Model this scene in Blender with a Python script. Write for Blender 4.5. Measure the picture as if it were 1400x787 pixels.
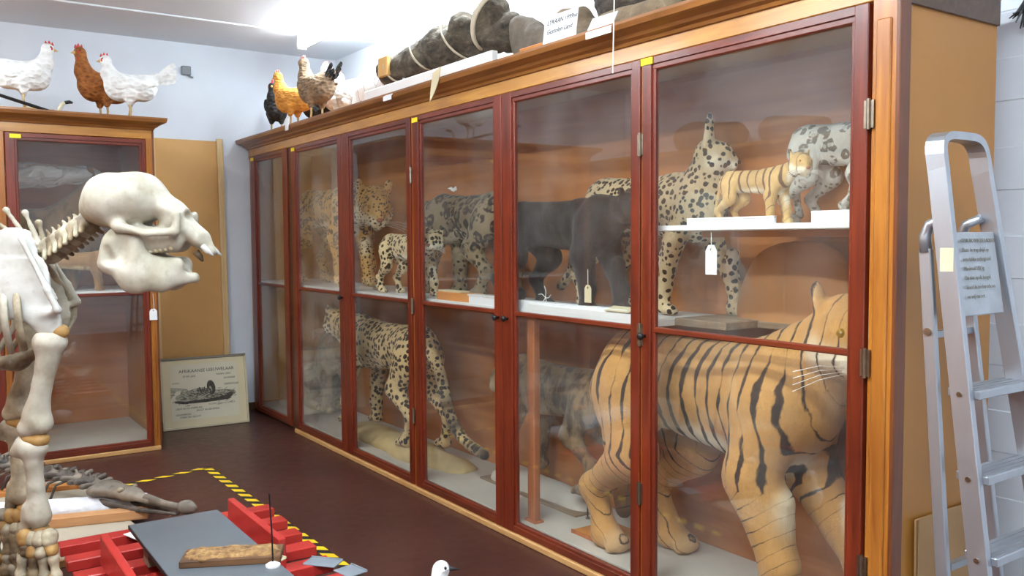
import bpy, bmesh, math, random
import numpy as np
from mathutils import Vector, Matrix
random.seed(7); rng = np.random.default_rng(7)
for _o in list(bpy.data.objects): bpy.data.objects.remove(_o)
scene = bpy.context.scene
COL = scene.collection
# ------------------------------------------------------------------ camera
CAM = np.array([7.8884, -2.6293, 1.6])
_r = Vector((0.56667574, 0.82391736, -0.0062282)); _u = Vector((-0.04273914, 0.0369424, 0.99840304))
_f = Vector((-0.82283168, 0.5655046, -0.05614788))
cd = bpy.data.cameras.new('camera'); cam = bpy.data.objects.new('camera', cd); COL.objects.link(cam)
m3 = Matrix((_r, _u, -_f)).transposed()
cam.matrix_world = Matrix.Translation(Vector(CAM)) @ m3.to_4x4()
cd.sensor_width = 36; cd.lens = 36 * 1198.29 / 1400; cd.clip_start = 0.05
scene.camera = cam
# ------------------------------------------------------------------ world, exposure
w = bpy.data.worlds.new('world'); scene.world = w; w.use_nodes = True
w.node_tree.nodes['Background'].inputs[0].default_value = (.8, .88, 1, 1)
w.node_tree.nodes['Background'].inputs[1].default_value = .3
vs = scene.view_settings
vs.view_transform = 'Standard'; vs.look = 'None'; vs.gamma = 1; vs.use_curve_mapping = False
vs.exposure = 0.62
# ceiling lamps of the room: (x, y, length) of fluorescent fittings running along x
LAMPS = [(1.35, 0.22, 1.55), (3.05, 0.22, 1.55),
         (5.4, -1.6, 1.55), (7.6, -1.6, 1.55),
         (1.6, -3.1, 1.55), (3.9, -3.1, 1.55), (6.2, -3.1, 1.55), (8.5, -3.1, 1.55)]
LAMP_W = 30.0; TOP_W = 8.0
CEIL = 3.36; XW = -0.295; YW = 0.90; XE = 10.4; YE = -4.7

# ------------------------------------------------------------------ helpers
def lin(c):
    out = []
    for v in c:
        v = v / 255.0
        out.append(v / 12.92 if v <= .04045 else ((v + .055) / 1.055) ** 2.4)
    return tuple(out)
def rgba(c, k=1.0): return tuple(min(1, x * k) for x in lin(c)) + (1,)

class NT:
    """small node-graph helper"""
    def __init__(s, name):
        s.m = bpy.data.materials.new(name); s.m.use_nodes = True
        s.t = s.m.node_tree; s.n = s.t.nodes; s.l = s.t.links
        s.b = s.n['Principled BSDF']; s.out = s.n['Material Output']
    def new(s, kind, **kw):
        n = s.n.new(kind)
        for k, v in kw.items(): setattr(n, k, v)
        return n
    def link(s, a, b): s.l.new(a, b)
    def set(s, sock, v):
        if hasattr(v, 'is_linked') or hasattr(v, 'links'): s.l.new(v, sock)
        else: sock.default_value = v
    def math(s, op, a, b=0.0, c=None, clamp=False):
        n = s.new('ShaderNodeMath', operation=op, use_clamp=clamp)
        s.set(n.inputs[0], a); s.set(n.inputs[1], b)
        if c is not None: s.set(n.inputs[2], c)
        return n.outputs[0]
    def mix(s, fac, a, b, kind='MIX'):
        n = s.new('ShaderNodeMixRGB', blend_type=kind)
        s.set(n.inputs[0], fac); s.set(n.inputs[1], a); s.set(n.inputs[2], b)
        return n.outputs[0]
    def coord(s, scale=(1, 1, 1), what='Object'):
        tc = s.new('ShaderNodeTexCoord'); mp = s.new('ShaderNodeMapping')
        mp.inputs['Scale'].default_value = scale
        s.link(tc.outputs[what], mp.inputs[0]); return mp.outputs[0]
    def noise(s, vec, scale=5, detail=3, rough=.5, dist=0, out=0):
        n = s.new('ShaderNodeTexNoise')
        n.inputs['Scale'].default_value = scale; n.inputs['Detail'].default_value = detail
        n.inputs['Roughness'].default_value = rough; n.inputs['Distortion'].default_value = dist
        s.link(vec, n.inputs['Vector']); return n.outputs[out]
    def ramp(s, fac, stops, interp='LINEAR'):
        n = s.new('ShaderNodeValToRGB'); e = n.color_ramp.elements; n.color_ramp.interpolation = interp
        while len(e) < len(stops): e.new(.5)
        for el, (p, c) in zip(e, stops): el.position = p; el.color = c
        s.set(n.inputs[0], fac); return n.outputs[0]
    def smooth(s, v, lo, hi):
        n = s.new('ShaderNodeMapRange', interpolation_type='SMOOTHSTEP')
        s.set(n.inputs[0], v); n.inputs[1].default_value = lo; n.inputs[2].default_value = hi
        return n.outputs[0]
    def bump(s, h, strength=.3, dist=.01):
        n = s.new('ShaderNodeBump'); n.inputs['Strength'].default_value = strength; n.inputs['Distance'].default_value = dist
        s.link(h, n.inputs['Height']); s.link(n.outputs[0], s.b.inputs['Normal'])
    def attr(s, name):
        n = s.new('ShaderNodeAttribute', attribute_name=name); return n.outputs['Fac']

MATS = {}
def mat(name, col, rough=.5, var=.10, scale=6, bump=0.0, metal=0, spec=.5, coat=0, stretch=(1, 1, 1), col2=None, detail=4, bscale=None):
    if name in MATS: return MATS[name]
    g = NT(name); c = g.coord(stretch)
    n = g.noise(c, scale, detail)
    a = rgba(col, 1 - var); b = rgba(col2, 1) if col2 else rgba(col, 1 + var)
    g.link(g.ramp(n, [(.3, a), (.7, b)]), g.b.inputs['Base Color'])
    g.b.inputs['Roughness'].default_value = rough; g.b.inputs['Metallic'].default_value = metal
    g.b.inputs['Specular IOR Level'].default_value = spec; g.b.inputs['Coat Weight'].default_value = coat
    if bump:
        g.bump(g.noise(c, bscale or scale * 4, 5), bump, .01)
    MATS[name] = g.m; return g.m

def wood(name, dark, light, rough=.35, axis='x', spec=.5, coat=.0, scale=1.0, bump=.08):
    g = NT(name)
    st = {'x': (1.2, 18, 18), 'y': (18, 1.2, 18), 'z': (18, 18, 1.2)}[axis]
    c = g.coord(tuple(v * scale for v in st))
    n1 = g.noise(c, 1.6, 6, .6, .6); c2 = g.coord((1, 1, 1)); n2 = g.noise(c2, 2.2, 2)
    f = g.math('ADD', g.math('MULTIPLY', n1, .75), g.math('MULTIPLY', n2, .3))
    g.link(g.ramp(f, [(.34, rgba(dark)), (.66, rgba(light))]), g.b.inputs['Base Color'])
    g.b.inputs['Roughness'].default_value = rough; g.b.inputs['Specular IOR Level'].default_value = spec
    g.b.inputs['Coat Weight'].default_value = coat; g.b.inputs['Coat Roughness'].default_value = .12
    g.bump(n1, bump, .004)
    MATS[name] = g.m; return g.m

def thing(name, label, cat, loc=(0, 0, 0), rz=0.0, group=None, kind=None):
    o = bpy.data.objects.new(name, None); COL.objects.link(o); o.empty_display_size = .1
    o.location = loc; o.rotation_euler = (0, 0, rz)
    tag(o, label, cat, group, kind); return o
def tag(o, label=None, cat=None, group=None, kind=None):
    if label: o['label'] = label
    if cat: o['category'] = cat
    if group: o['group'] = group
    if kind: o['kind'] = kind
    return o
def chain_loc(p):
    v = Vector((0, 0, 0))
    while p is not None: v = v + p.location; p = p.parent
    return v
def link_mesh(name, me, material, parent=None, world=False, smooth=False):
    """world=True: vertex coordinates are world ones (unrotated parents only)"""
    o = bpy.data.objects.new(name, me); COL.objects.link(o)
    if material is not None and not me.materials: me.materials.append(material)
    if parent is not None:
        o.parent = parent
        if world: me.transform(Matrix.Translation(-chain_loc(parent)))
    if smooth: me.polygons.foreach_set('use_smooth', [True] * len(me.polygons))
    return o

class B:
    """collects shapes into one mesh"""
    def __init__(s): s.bm = bmesh.new()
    def box(s, lo, hi, bev=0.0, M=None):
        lo = Vector(lo); hi = Vector(hi); c = (lo + hi) / 2; d = hi - lo
        r = bmesh.ops.create_cube(s.bm, size=1)
        vs_ = r['verts']
        bmesh.ops.scale(s.bm, vec=(abs(d.x), abs(d.y), abs(d.z)), verts=vs_)
        if bev:
            es = list({e for v in vs_ for e in v.link_edges})
            rr = bmesh.ops.bevel(s.bm, geom=es, offset=bev, segments=1, affect='EDGES', profile=.5)
            vs_ = list({v for f in rr['faces'] for v in f.verts} | {v for v in vs_ if v.is_valid})
        bmesh.ops.translate(s.bm, vec=c, verts=vs_)
        if M is not None: bmesh.ops.transform(s.bm, matrix=M, verts=vs_)
        return s
    def beam(s, a, b, w_, h_, up=(0, 0, 1), bev=0.0):
        """rectangular bar from a to b, w_ across, h_ along up"""
        a = Vector(a); b = Vector(b); d = b - a; L = d.length; x = d / L
        y = Vector(up).cross(x).normalized(); z = x.cross(y)
        M = Matrix.Translation((a + b) / 2) @ Matrix((x, y, z)).transposed().to_4x4()
        return s.box((-L / 2, -w_ / 2, -h_ / 2), (L / 2, w_ / 2, h_ / 2), bev, M)
    def tube(s, pts, rad, n=8, caps=True, flat=None):
        pts = [Vector(p) for p in pts]; k = len(pts)
        rads = rad if isinstance(rad, (list, tuple)) else [rad] * k
        rings = []; prev = None
        for i, p in enumerate(pts):
            t = (pts[min(i + 1, k - 1)] - pts[max(i - 1, 0)]).normalized()
            if prev is None:
                a = Vector((0, 0, 1)) if abs(t.z) < .9 else Vector((1, 0, 0))
                nrm = t.cross(a).normalized()
            else:
                nrm = (prev - t * prev.dot(t)).normalized()
            prev = nrm; bi = t.cross(nrm)
            fl = flat or 1.0
            rings.append([s.bm.verts.new(p + (nrm * math.cos(q) + bi * math.sin(q) * fl) * rads[i]) for q in [2 * math.pi * j / n for j in range(n)]])
        for i in range(k - 1):
            for j in range(n):
                s.bm.faces.new((rings[i][j], rings[i][(j + 1) % n], rings[i + 1][(j + 1) % n], rings[i + 1][j]))
        if caps:
            s.bm.faces.new(rings[0][::-1]); s.bm.faces.new(rings[-1])
        return s
    def lathe(s, prof, n=12, M=None):
        """profile of (r, z)"""
        rings = []
        for r_, z_ in prof:
            rings.append([s.bm.verts.new(((M or Matrix()) @ Vector((r_ * math.cos(2 * math.pi * j / n), r_ * math.sin(2 * math.pi * j / n), z_)))) for j in range(n)])
        for i in range(len(rings) - 1):
            for j in range(n):
                s.bm.faces.new((rings[i][j], rings[i][(j + 1) % n], rings[i + 1][(j + 1) % n], rings[i + 1][j]))
        s.bm.faces.new(rings[0][::-1]); s.bm.faces.new(rings[-1])
        return s
    def prism(s, poly, vec):
        """closed polygon of 3-D points pushed along vec"""
        a = [s.bm.verts.new(p) for p in poly]; b = [s.bm.verts.new(Vector(p) + Vector(vec)) for p in poly]
        n = len(poly); s.bm.faces.new(a[::-1]); s.bm.faces.new(b)
        for i in range(n): s.bm.faces.new((a[i], a[(i + 1) % n], b[(i + 1) % n], b[i]))
        return s
    def sweep(s, path, prof):
        """mitred moulding: path of (x, y, nx, ny) stations, profile of (out, z)"""
        rings = [[s.bm.verts.new((x + nx * o, y + ny * o, z)) for o, z in prof] for x, y, nx, ny in path]
        k = len(prof)
        for i in range(len(rings) - 1):
            for j in range(k):
                s.bm.faces.new((rings[i][j], rings[i][(j + 1) % k], rings[i + 1][(j + 1) % k], rings[i + 1][j]))
        s.bm.faces.new(rings[0][::-1]); s.bm.faces.new(rings[-1])
        return s
    def sphere(s, c, r, e=(1, 1, 1), seg=10):
        rr = bmesh.ops.create_uvsphere(s.bm, u_segments=seg, v_segments=max(5, seg // 2 + 1), radius=r)
        bmesh.ops.scale(s.bm, vec=e, verts=rr['verts']); bmesh.ops.translate(s.bm, vec=c, verts=rr['verts'])
        return s
    def obj(s, name, material, parent=None, world=False, smooth=False):
        bmesh.ops.recalc_face_normals(s.bm, faces=s.bm.faces)
        me = bpy.data.meshes.new(name); s.bm.to_mesh(me); s.bm.free()
        return link_mesh(name, me, material, parent, world, smooth)

# ---- implicit surfaces: smooth unions of tapered capsules, meshed with surface nets
def pnoise(P, sc, seed=0):
    a = np.zeros(P.shape[:-1]); r_ = np.random.default_rng(seed)
    for o in range(3):
        f = sc * 2 ** o
        for _ in range(3):
            d = r_.normal(size=3); d /= np.linalg.norm(d)
            e = r_.normal(size=3); e /= np.linalg.norm(e)
            a = a + np.sin(P @ (d * f) + r_.uniform(0, 6.28)) * np.sin(P @ (e * f * 1.3) + r_.uniform(0, 6.28)) / 2 ** o / 3
    return a
class Blob:
    def __init__(s): s.p = []
    def c(s, a, b, ra, rb=None, e=(1, 1, 1), k=None, cut=False, **t):
        s.p.append((np.array(a, float), np.array(b, float), float(ra), float(ra if rb is None else rb), np.array(e, float), k, cut, t)); return s
    def s(s, c, r, e=(1, 1, 1), k=None, cut=False, **t): return s.c(c, c, r, r, e, k, cut, **t)
    def path(s, pts, rs, e=(1, 1, 1), k=None, **t):
        s0, s1 = t.pop('s0', 0), t.pop('s1', None)
        for i in range(len(pts) - 1):
            tt = dict(t)
            if s1 is not None:
                tt['s0'] = s0 + (s1 - s0) * i / (len(pts) - 1); tt['s1'] = s0 + (s1 - s0) * (i + 1) / (len(pts) - 1)
            s.c(pts[i], pts[i + 1], rs[i], rs[i + 1], e, k, **tt)
        return s
    @staticmethod
    def dist(P, q):
        a, b, ra, rb, e, k, cut, t = q
        ba = b - a; L2 = float(ba @ ba)
        if L2 < 1e-12:
            tt = np.zeros(P.shape[:-1]); D = P - a
        else:
            tt = np.clip(((P - a) @ ba) / L2, 0, 1); D = P - a - tt[..., None] * ba
        return (np.sqrt(((D / e) ** 2).sum(-1)) - (ra + (rb - ra) * tt)) * min(e), tt
    def mesh(s, h, k=.03, noise=None, sigma=None, attrs=True, sfun=None, smallfun=None):
        lo = np.min([np.minimum(q[0] - q[2] * q[4], q[1] - q[3] * q[4]) for q in s.p if not q[6]], 0) - 3 * h - k * .4
        hi = np.max([np.maximum(q[0] + q[2] * q[4], q[1] + q[3] * q[4]) for q in s.p if not q[6]], 0) + 3 * h + k * .4
        n = np.ceil((hi - lo) / h).astype(int) + 1
        ax = [lo[i] + h * np.arange(n[i]) for i in range(3)]
        D = np.full(n, 9.0)
        for q in s.p:
            kk = q[5] or k; m = kk * 1.5 + 2 * h
            l = np.minimum(q[0] - q[2] * q[4], q[1] - q[3] * q[4]) - m; u = np.maximum(q[0] + q[2] * q[4], q[1] + q[3] * q[4]) + m
            i0 = np.clip(((l - lo) / h).astype(int), 0, n); i1 = np.clip(((u - lo) / h).astype(int) + 2, 0, n)
            if (i1 <= i0).any(): continue
            G = np.stack(np.meshgrid(*[ax[i][i0[i]:i1[i]] for i in range(3)], indexing='ij'), -1)
            d, _ = Blob.dist(G, q)
            sl = tuple(slice(i0[i], i1[i]) for i in range(3)); D0 = D[sl]
            if q[6]:
                d = -d; hh = np.clip(.5 - .5 * (D0 - d) / kk, 0, 1); D[sl] = D0 * (1 - hh) + d * hh + kk * hh * (1 - hh)
            else:
                hh = np.clip(.5 + .5 * (D0 - d) / kk, 0, 1); D[sl] = D0 * (1 - hh) + d * hh - kk * hh * (1 - hh)
        if noise:
            amp, sc, seed = noise
            G = np.stack(np.meshgrid(*ax, indexing='ij'), -1); near = np.abs(D) < amp * 4 + 2 * h
            D[near] += amp * pnoise(G[near], sc, seed)
        V, F = nets(D, lo, h)
        me = bpy.data.meshes.new('m'); me.vertices.add(len(V)); me.vertices.foreach_set('co', V.astype(np.float32).ravel())
        me.loops.add(F.size); me.loops.foreach_set('vertex_index', F.astype(np.int32).ravel())
        me.polygons.add(len(F)); me.polygons.foreach_set('loop_start', (np.arange(len(F)) * 4).astype(np.int32))
        me.polygons.foreach_set('loop_total', np.full(len(F), 4, np.int32)); me.update(calc_edges=True)
        me.polygons.foreach_set('use_smooth', [True] * len(F))
        if attrs:
            sg = sigma or k * .6; ws = []; acc = {'pale': 0, 's': 0, 'dark': 0}
            for q in s.p:
                if q[6]: continue
                d, tt = Blob.dist(V, q); w_ = np.exp(-np.maximum(d, -.02) / sg); ws.append(w_); t = q[7]
                acc['pale'] = acc['pale'] + w_ * t.get('pale', 0); acc['dark'] = acc['dark'] + w_ * (t.get('dark', 0) if 'dark1' not in t else t['dark'] + (t['dark1'] - t['dark']) * tt)
                acc['s'] = acc['s'] + w_ * ((sfun(V) if sfun is not None and 's0' not in t else 0) + t.get('s0', 0) + (t.get('s1', t.get('s0', 0)) - t.get('s0', 0)) * tt)
            W = np.sum(ws, 0) + 1e-9
            if smallfun is not None: acc['small'] = smallfun(V) * W
            for a in acc:
                if np.isscalar(acc[a]): continue
                at = me.attributes.new(a, 'FLOAT', 'POINT'); at.data.foreach_set('value', (acc[a] / W).astype(np.float32))
        return me
def nets(D, lo, h):
    n = np.array(D.shape); S = D < 0
    c = [(0, 0, 0), (1, 0, 0), (0, 1, 0), (1, 1, 0), (0, 0, 1), (1, 0, 1), (0, 1, 1), (1, 1, 1)]
    def sub(A, o): return A[o[0]:n[0] - 1 + o[0], o[1]:n[1] - 1 + o[1], o[2]:n[2] - 1 + o[2]]
    cnt = sum(sub(S, o).astype(np.int8) for o in c); act = (cnt > 0) & (cnt < 8)
    I = np.argwhere(act); idx = np.full(act.shape, -1); idx[act] = np.arange(len(I))
    acc = np.zeros((len(I), 3)); num = np.zeros(len(I))
    for i in range(8):
        for j in range(i + 1, 8):
            if sum(abs(c[i][q] - c[j][q]) for q in range(3)) != 1: continue
            a = D[I[:, 0] + c[i][0], I[:, 1] + c[i][1], I[:, 2] + c[i][2]]; b = D[I[:, 0] + c[j][0], I[:, 1] + c[j][1], I[:, 2] + c[j][2]]
            x = (a < 0) != (b < 0); t = np.where(x, a / np.where(x, a - b, 1), 0)
            acc += x[:, None] * (np.array(c[i]) + t[:, None] * (np.array(c[j]) - np.array(c[i]))); num += x
    V = lo + h * (I + acc / num[:, None]); F = []
    for axis in range(3):
        s0 = [slice(None)] * 3; s1 = [slice(None)] * 3; s0[axis] = slice(0, -1); s1[axis] = slice(1, None)
        A = S[tuple(s0)]; Bm = S[tuple(s1)]; E = np.argwhere(A != Bm)
        o = [q for q in range(3) if q != axis]
        E = E[(E[:, o[0]] > 0) & (E[:, o[1]] > 0) & (E[:, o[0]] < n[o[0]] - 1) & (E[:, o[1]] < n[o[1]] - 1)]
        flip = A[tuple(E.T)]
        def cell(d0, d1):
            e = E.copy(); e[:, o[0]] -= d0; e[:, o[1]] -= d1; return idx[tuple(e.T)]
        q4 = np.stack([cell(1, 1), cell(0, 1), cell(0, 0), cell(1, 0)], 1)
        if axis == 1: flip = ~flip
        q4[~flip] = q4[~flip][:, ::-1]; F.append(q4)
    return V, np.concatenate(F)

def text_mesh(s_, size, M, mt, name, parent, align='LEFT', shear=0.0):
    cu = bpy.data.curves.new(name, 'FONT'); cu.body = s_; cu.size = size; cu.align_x = align; cu.shear = shear; cu.extrude = .0004
    cu.resolution_u = 2
    o = bpy.data.objects.new(name, cu); COL.objects.link(o)
    me = bpy.data.meshes.new_from_object(o.evaluated_get(bpy.context.evaluated_depsgraph_get()))
    bpy.data.objects.remove(o); bpy.data.curves.remove(cu)
    me.transform(M); me.materials.clear()
    return link_mesh(name, me, mt, parent)

# ------------------------------------------------------------------ materials
W_GOLD = wood('honey_varnished_wood', (150, 92, 32), (194, 138, 56), .3, 'x', coat=.15)
W_GOLDZ = wood('honey_varnished_wood_upright', (132, 72, 24), (176, 112, 42), .3, 'z', coat=.12)
W_RED = wood('mahogany_rail', (78, 28, 12), (120, 48, 24), .32, 'x', coat=.12)
W_REDZ = wood('mahogany_stile', (76, 24, 10), (122, 44, 20), .32, 'z', coat=.12)
W_CORN = wood('brown_varnished_moulding', (100, 58, 24), (150, 96, 44), .32, 'x', coat=.15)
W_DARK = wood('dark_brown_wood', (60, 38, 22), (92, 62, 38), .4, 'x')
W_PLINTH = wood('pale_pine_strip', (176, 128, 74), (208, 164, 106), .5, 'x')
W_BACK = wood('brown_hardboard', (156, 92, 44), (188, 122, 66), .6, 'x', scale=.4, bump=.03)
W_POST = wood('orange_brown_post', (150, 84, 46), (186, 112, 66), .5, 'z')
W_ROUGH = wood('weathered_plank', (110, 90, 70), (160, 138, 112), .8, 'x')
M_TAN = mat('tan_painted_panel', (172, 116, 46), .45, .05, 2.2, .03)
M_SIDE_IN = mat('cabinet_lining', (186, 150, 108), .7, .05, 3)
M_WALL = mat('white_painted_wall', (224, 230, 238), .8, .02, 3, .08, bscale=40)
M_CEIL = mat('ceiling_paint', (232, 238, 244), .85, .02, 1.5, .03, bscale=30)
M_BLACK = mat('black_metal', (20, 20, 22), .4, .1, 9)
M_BRASS = mat('worn_steel', (150, 140, 124), .35, .2, 30, metal=1)
M_ALU = mat('brushed_aluminium', (172, 176, 182), .36, .08, 4, .05, metal=.8, stretch=(3, 3, .4), bscale=60)
M_WHITE = mat('white_card', (238, 240, 242), .7, .02, 5)
M_OFFW = mat('white_painted_board', (232, 232, 230), .5, .03, 3)
M_CREAM = mat('cream_paper', (214, 202, 166), .75, .04, 4)
M_YEL = mat('yellow_sticker', (250, 224, 30), .5, .02, 4)
M_INK = mat('black_ink', (34, 34, 38), .7, .1, 40)
M_GREYINK = mat('grey_ink', (120, 116, 104), .8, .2, 40)
M_PALEFLOOR = mat('pale_case_floor', (196, 188, 176), .75, .08, 4, .08)
M_STRING = mat('white_string', (236, 232, 222), .8, .03, 9)
M_RED = mat('red_gloss_paint', (184, 50, 44), .32, .10, 7, .05, coat=.1)
M_SLATE = mat('grey_laminate', (92, 98, 104), .33, .06, 3.5, .02)
M_DARKEDGE = mat('dark_edge', (36, 34, 36), .6, .1, 9)
M_BEIGE = mat('beige_hardboard', (182, 172, 152), .6, .05, 2.5, .03)
M_FOAM = mat('white_foam', (232, 234, 240), .8, .04, 20, .5, bscale=45)
M_PINE = wood('plain_pine', (186, 130, 84), (212, 160, 110), .6, 'x')
M_ORANGEW = wood('orange_plank', (188, 116, 52), (216, 146, 76), .6, 'x')
M_PLASTIC = None
def glass_mat(name, dust, tint=(.97, .98, .97)):
    g = NT(name); g.n.remove(g.b)
    lw = g.new('ShaderNodeLayerWeight'); lw.inputs[0].default_value = .5
    f5 = g.math('POWER', lw.outputs['Facing'], 5.0)
    F = g.math('ADD', g.math('MULTIPLY', f5, .92), .045, clamp=True)
    tr = g.new('ShaderNodeBsdfTransparent'); tr.inputs[0].default_value = tint + (1,)
    gl = g.new('ShaderNodeBsdfGlossy'); gl.inputs['Roughness'].default_value = .015; gl.inputs[0].default_value = (.95, .96, .96, 1)
    mx = g.new('ShaderNodeMixShader'); g.link(F, mx.inputs[0]); g.link(tr.outputs[0], mx.inputs[1]); g.link(gl.outputs[0], mx.inputs[2])
    df = g.new('ShaderNodeBsdfDiffuse'); df.inputs[0].default_value = (.8, .8, .78, 1)
    nz = g.noise(g.coord(), 3.0, 5); d = g.math('MULTIPLY', g.smooth(nz, .25, .75), dust)
    m2 = g.new('ShaderNodeMixShader'); g.link(d, m2.inputs[0]); g.link(mx.outputs[0], m2.inputs[1]); g.link(df.outputs[0], m2.inputs[2])
    g.link(m2.outputs[0], g.out.inputs[0]); return g.m
GLASS = glass_mat('cabinet_glass', .035)
GLASS_DUSTY = glass_mat('dusty_cabinet_glass', .10)
def floor_mat():
    g = NT('oxide_red_floor_paint'); c = g.coord()
    a = g.noise(c, 1.1, 6, .6); b = g.noise(c, 14, 5, .7)
    col = g.ramp(a, [(.3, rgba((62, 32, 26))), (.75, rgba((80, 45, 37)))])
    sp = g.smooth(g.noise(c, 42, 2, .5), .70, .78)
    col = g.mix(g.math('MULTIPLY', sp, .35), col, rgba((150, 120, 108)))
    g.link(col, g.b.inputs['Base Color'])
    g.link(g.math('ADD', g.math('MULTIPLY', b, .25), .24), g.b.inputs['Roughness'])
    g.bump(b, .05, .004); return g.m
M_FLOOR = floor_mat()
g = NT('lit_diffuser'); g.b.inputs['Base Color'].default_value = (.9, .9, .9, 1)
g.b.inputs['Emission Color'].default_value = (.84, .94, 1, 1); g.b.inputs['Emission Strength'].default_value = 30.0; M_LIT = g.m
def hazard_mat(name, length):
    return None
# ------------------------------------------------------------------ the room
def struct(o): return tag(o, kind='structure')
struct(B().box((XW - .15, YE - .15, -.1), (XE + .15, YW + .15, 0)).obj('floor', M_FLOOR, None))
struct(B().box((XW - .15, YE - .15, CEIL), (XE + .15, YW + .15, CEIL + .1)).obj('ceiling', M_CEIL, None))
struct(B().box((XW - .15, YE - .15, 0), (XW, YW + .15, CEIL)).obj('wall_left', M_WALL, None))
wall_r = struct(B().box((XW, YW, 0), (XE, YW + .15, CEIL)).obj('wall_back', M_WALL, None))
struct(B().box((XE, YE - .15, 0), (XE + .15, YW + .15, CEIL)).obj('wall_right', M_WALL, None))
struct(B().box((XW, YE - .15, 0), (XE, YE, CEIL)).obj('wall_front', M_WALL, None))
struct(B().box((XW, YE, 0), (XW + .015, YW, .07), .004).obj('baseboard_left', W_DARK, None))
for i, x in enumerate((0.62,)):
    struct(B().box((x, YE, CEIL - .012), (x + .05, YW, CEIL + .001), .004).obj('trim_1', M_CEIL, None))
# painted concrete blocks of the wall that shows beside the cabinet
proto = None
for row in range(19):
    z0 = .06 + row * .172
    for k in range(6):
        x0 = 6.05 + k * .42 + (.21 if row % 2 else 0)
        if proto is None:
            proto = B().box((-.207, -.012, -.084), (.207, .012, .084), .004).obj('block', M_WALL, wall_r); o = proto
        else:
            o = proto.copy(); COL.objects.link(o); o.parent = wall_r
        o.location = (x0 + .2, YW + .008, z0 + .08)

def lamp(x, y, L, i):
    t = thing('ceiling_light', ['long fluorescent ceiling light above the hens on the wide cabinet', 'long fluorescent ceiling light above the strapped fossil trunk', 'long fluorescent ceiling light above the dark layered rock'][i] if y > 0 else 'long fluorescent ceiling light over the open floor', 'light',
              (x, y, CEIL), 0, 'ceiling lights above the wide cabinet' if y > 0 else 'ceiling lights over the open floor')
    B().box((-L / 2, -.03, -.04), (L / 2, .03, .003), .006).obj('housing', M_OFFW, t)
    for s in (-1, 1): B().box((s * L / 2 - .012, -.04, -.125), (s * L / 2 + .012, .04, -.001), .004).obj('end_cap', M_OFFW, t)
    B().tube([(-L / 2 + .01, 0, -.085), (-L / 2 + .01, 0, -.08501), (L / 2 - .01, 0, -.085)], [.035, .035, .035], 12).obj('tube', M_LIT, t)
    ld = bpy.data.lights.new('ceiling_light_lamp', 'AREA'); ld.shape = 'RECTANGLE'; ld.size = L - .05; ld.size_y = .08
    ld.energy = TOP_W if y > 0 else LAMP_W; ld.color = (.84, .94, 1.0)
    lo = bpy.data.objects.new('ceiling_light_lamp', ld); COL.objects.link(lo); lo.parent = t; lo.location = (0, 0, -.128)
for i, (x, y, L) in enumerate(LAMPS): lamp(x, y, L, i)

t = thing('wall_socket', 'small grey junction box high on the white wall', 'socket', (XW, -.53, 3.12))
B().box((-.002, -.04, -.045), (.03, .04, .035), .006).obj('box', mat('grey_plastic', (130, 136, 140), .5), t)
B().tube([(.012, .01, -.04), (.012, .035, -.055), (.012, .06, -.06)], .008, 6).obj('cable_stub', mat('grey_plastic', (130, 136, 140), .5), t)

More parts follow.
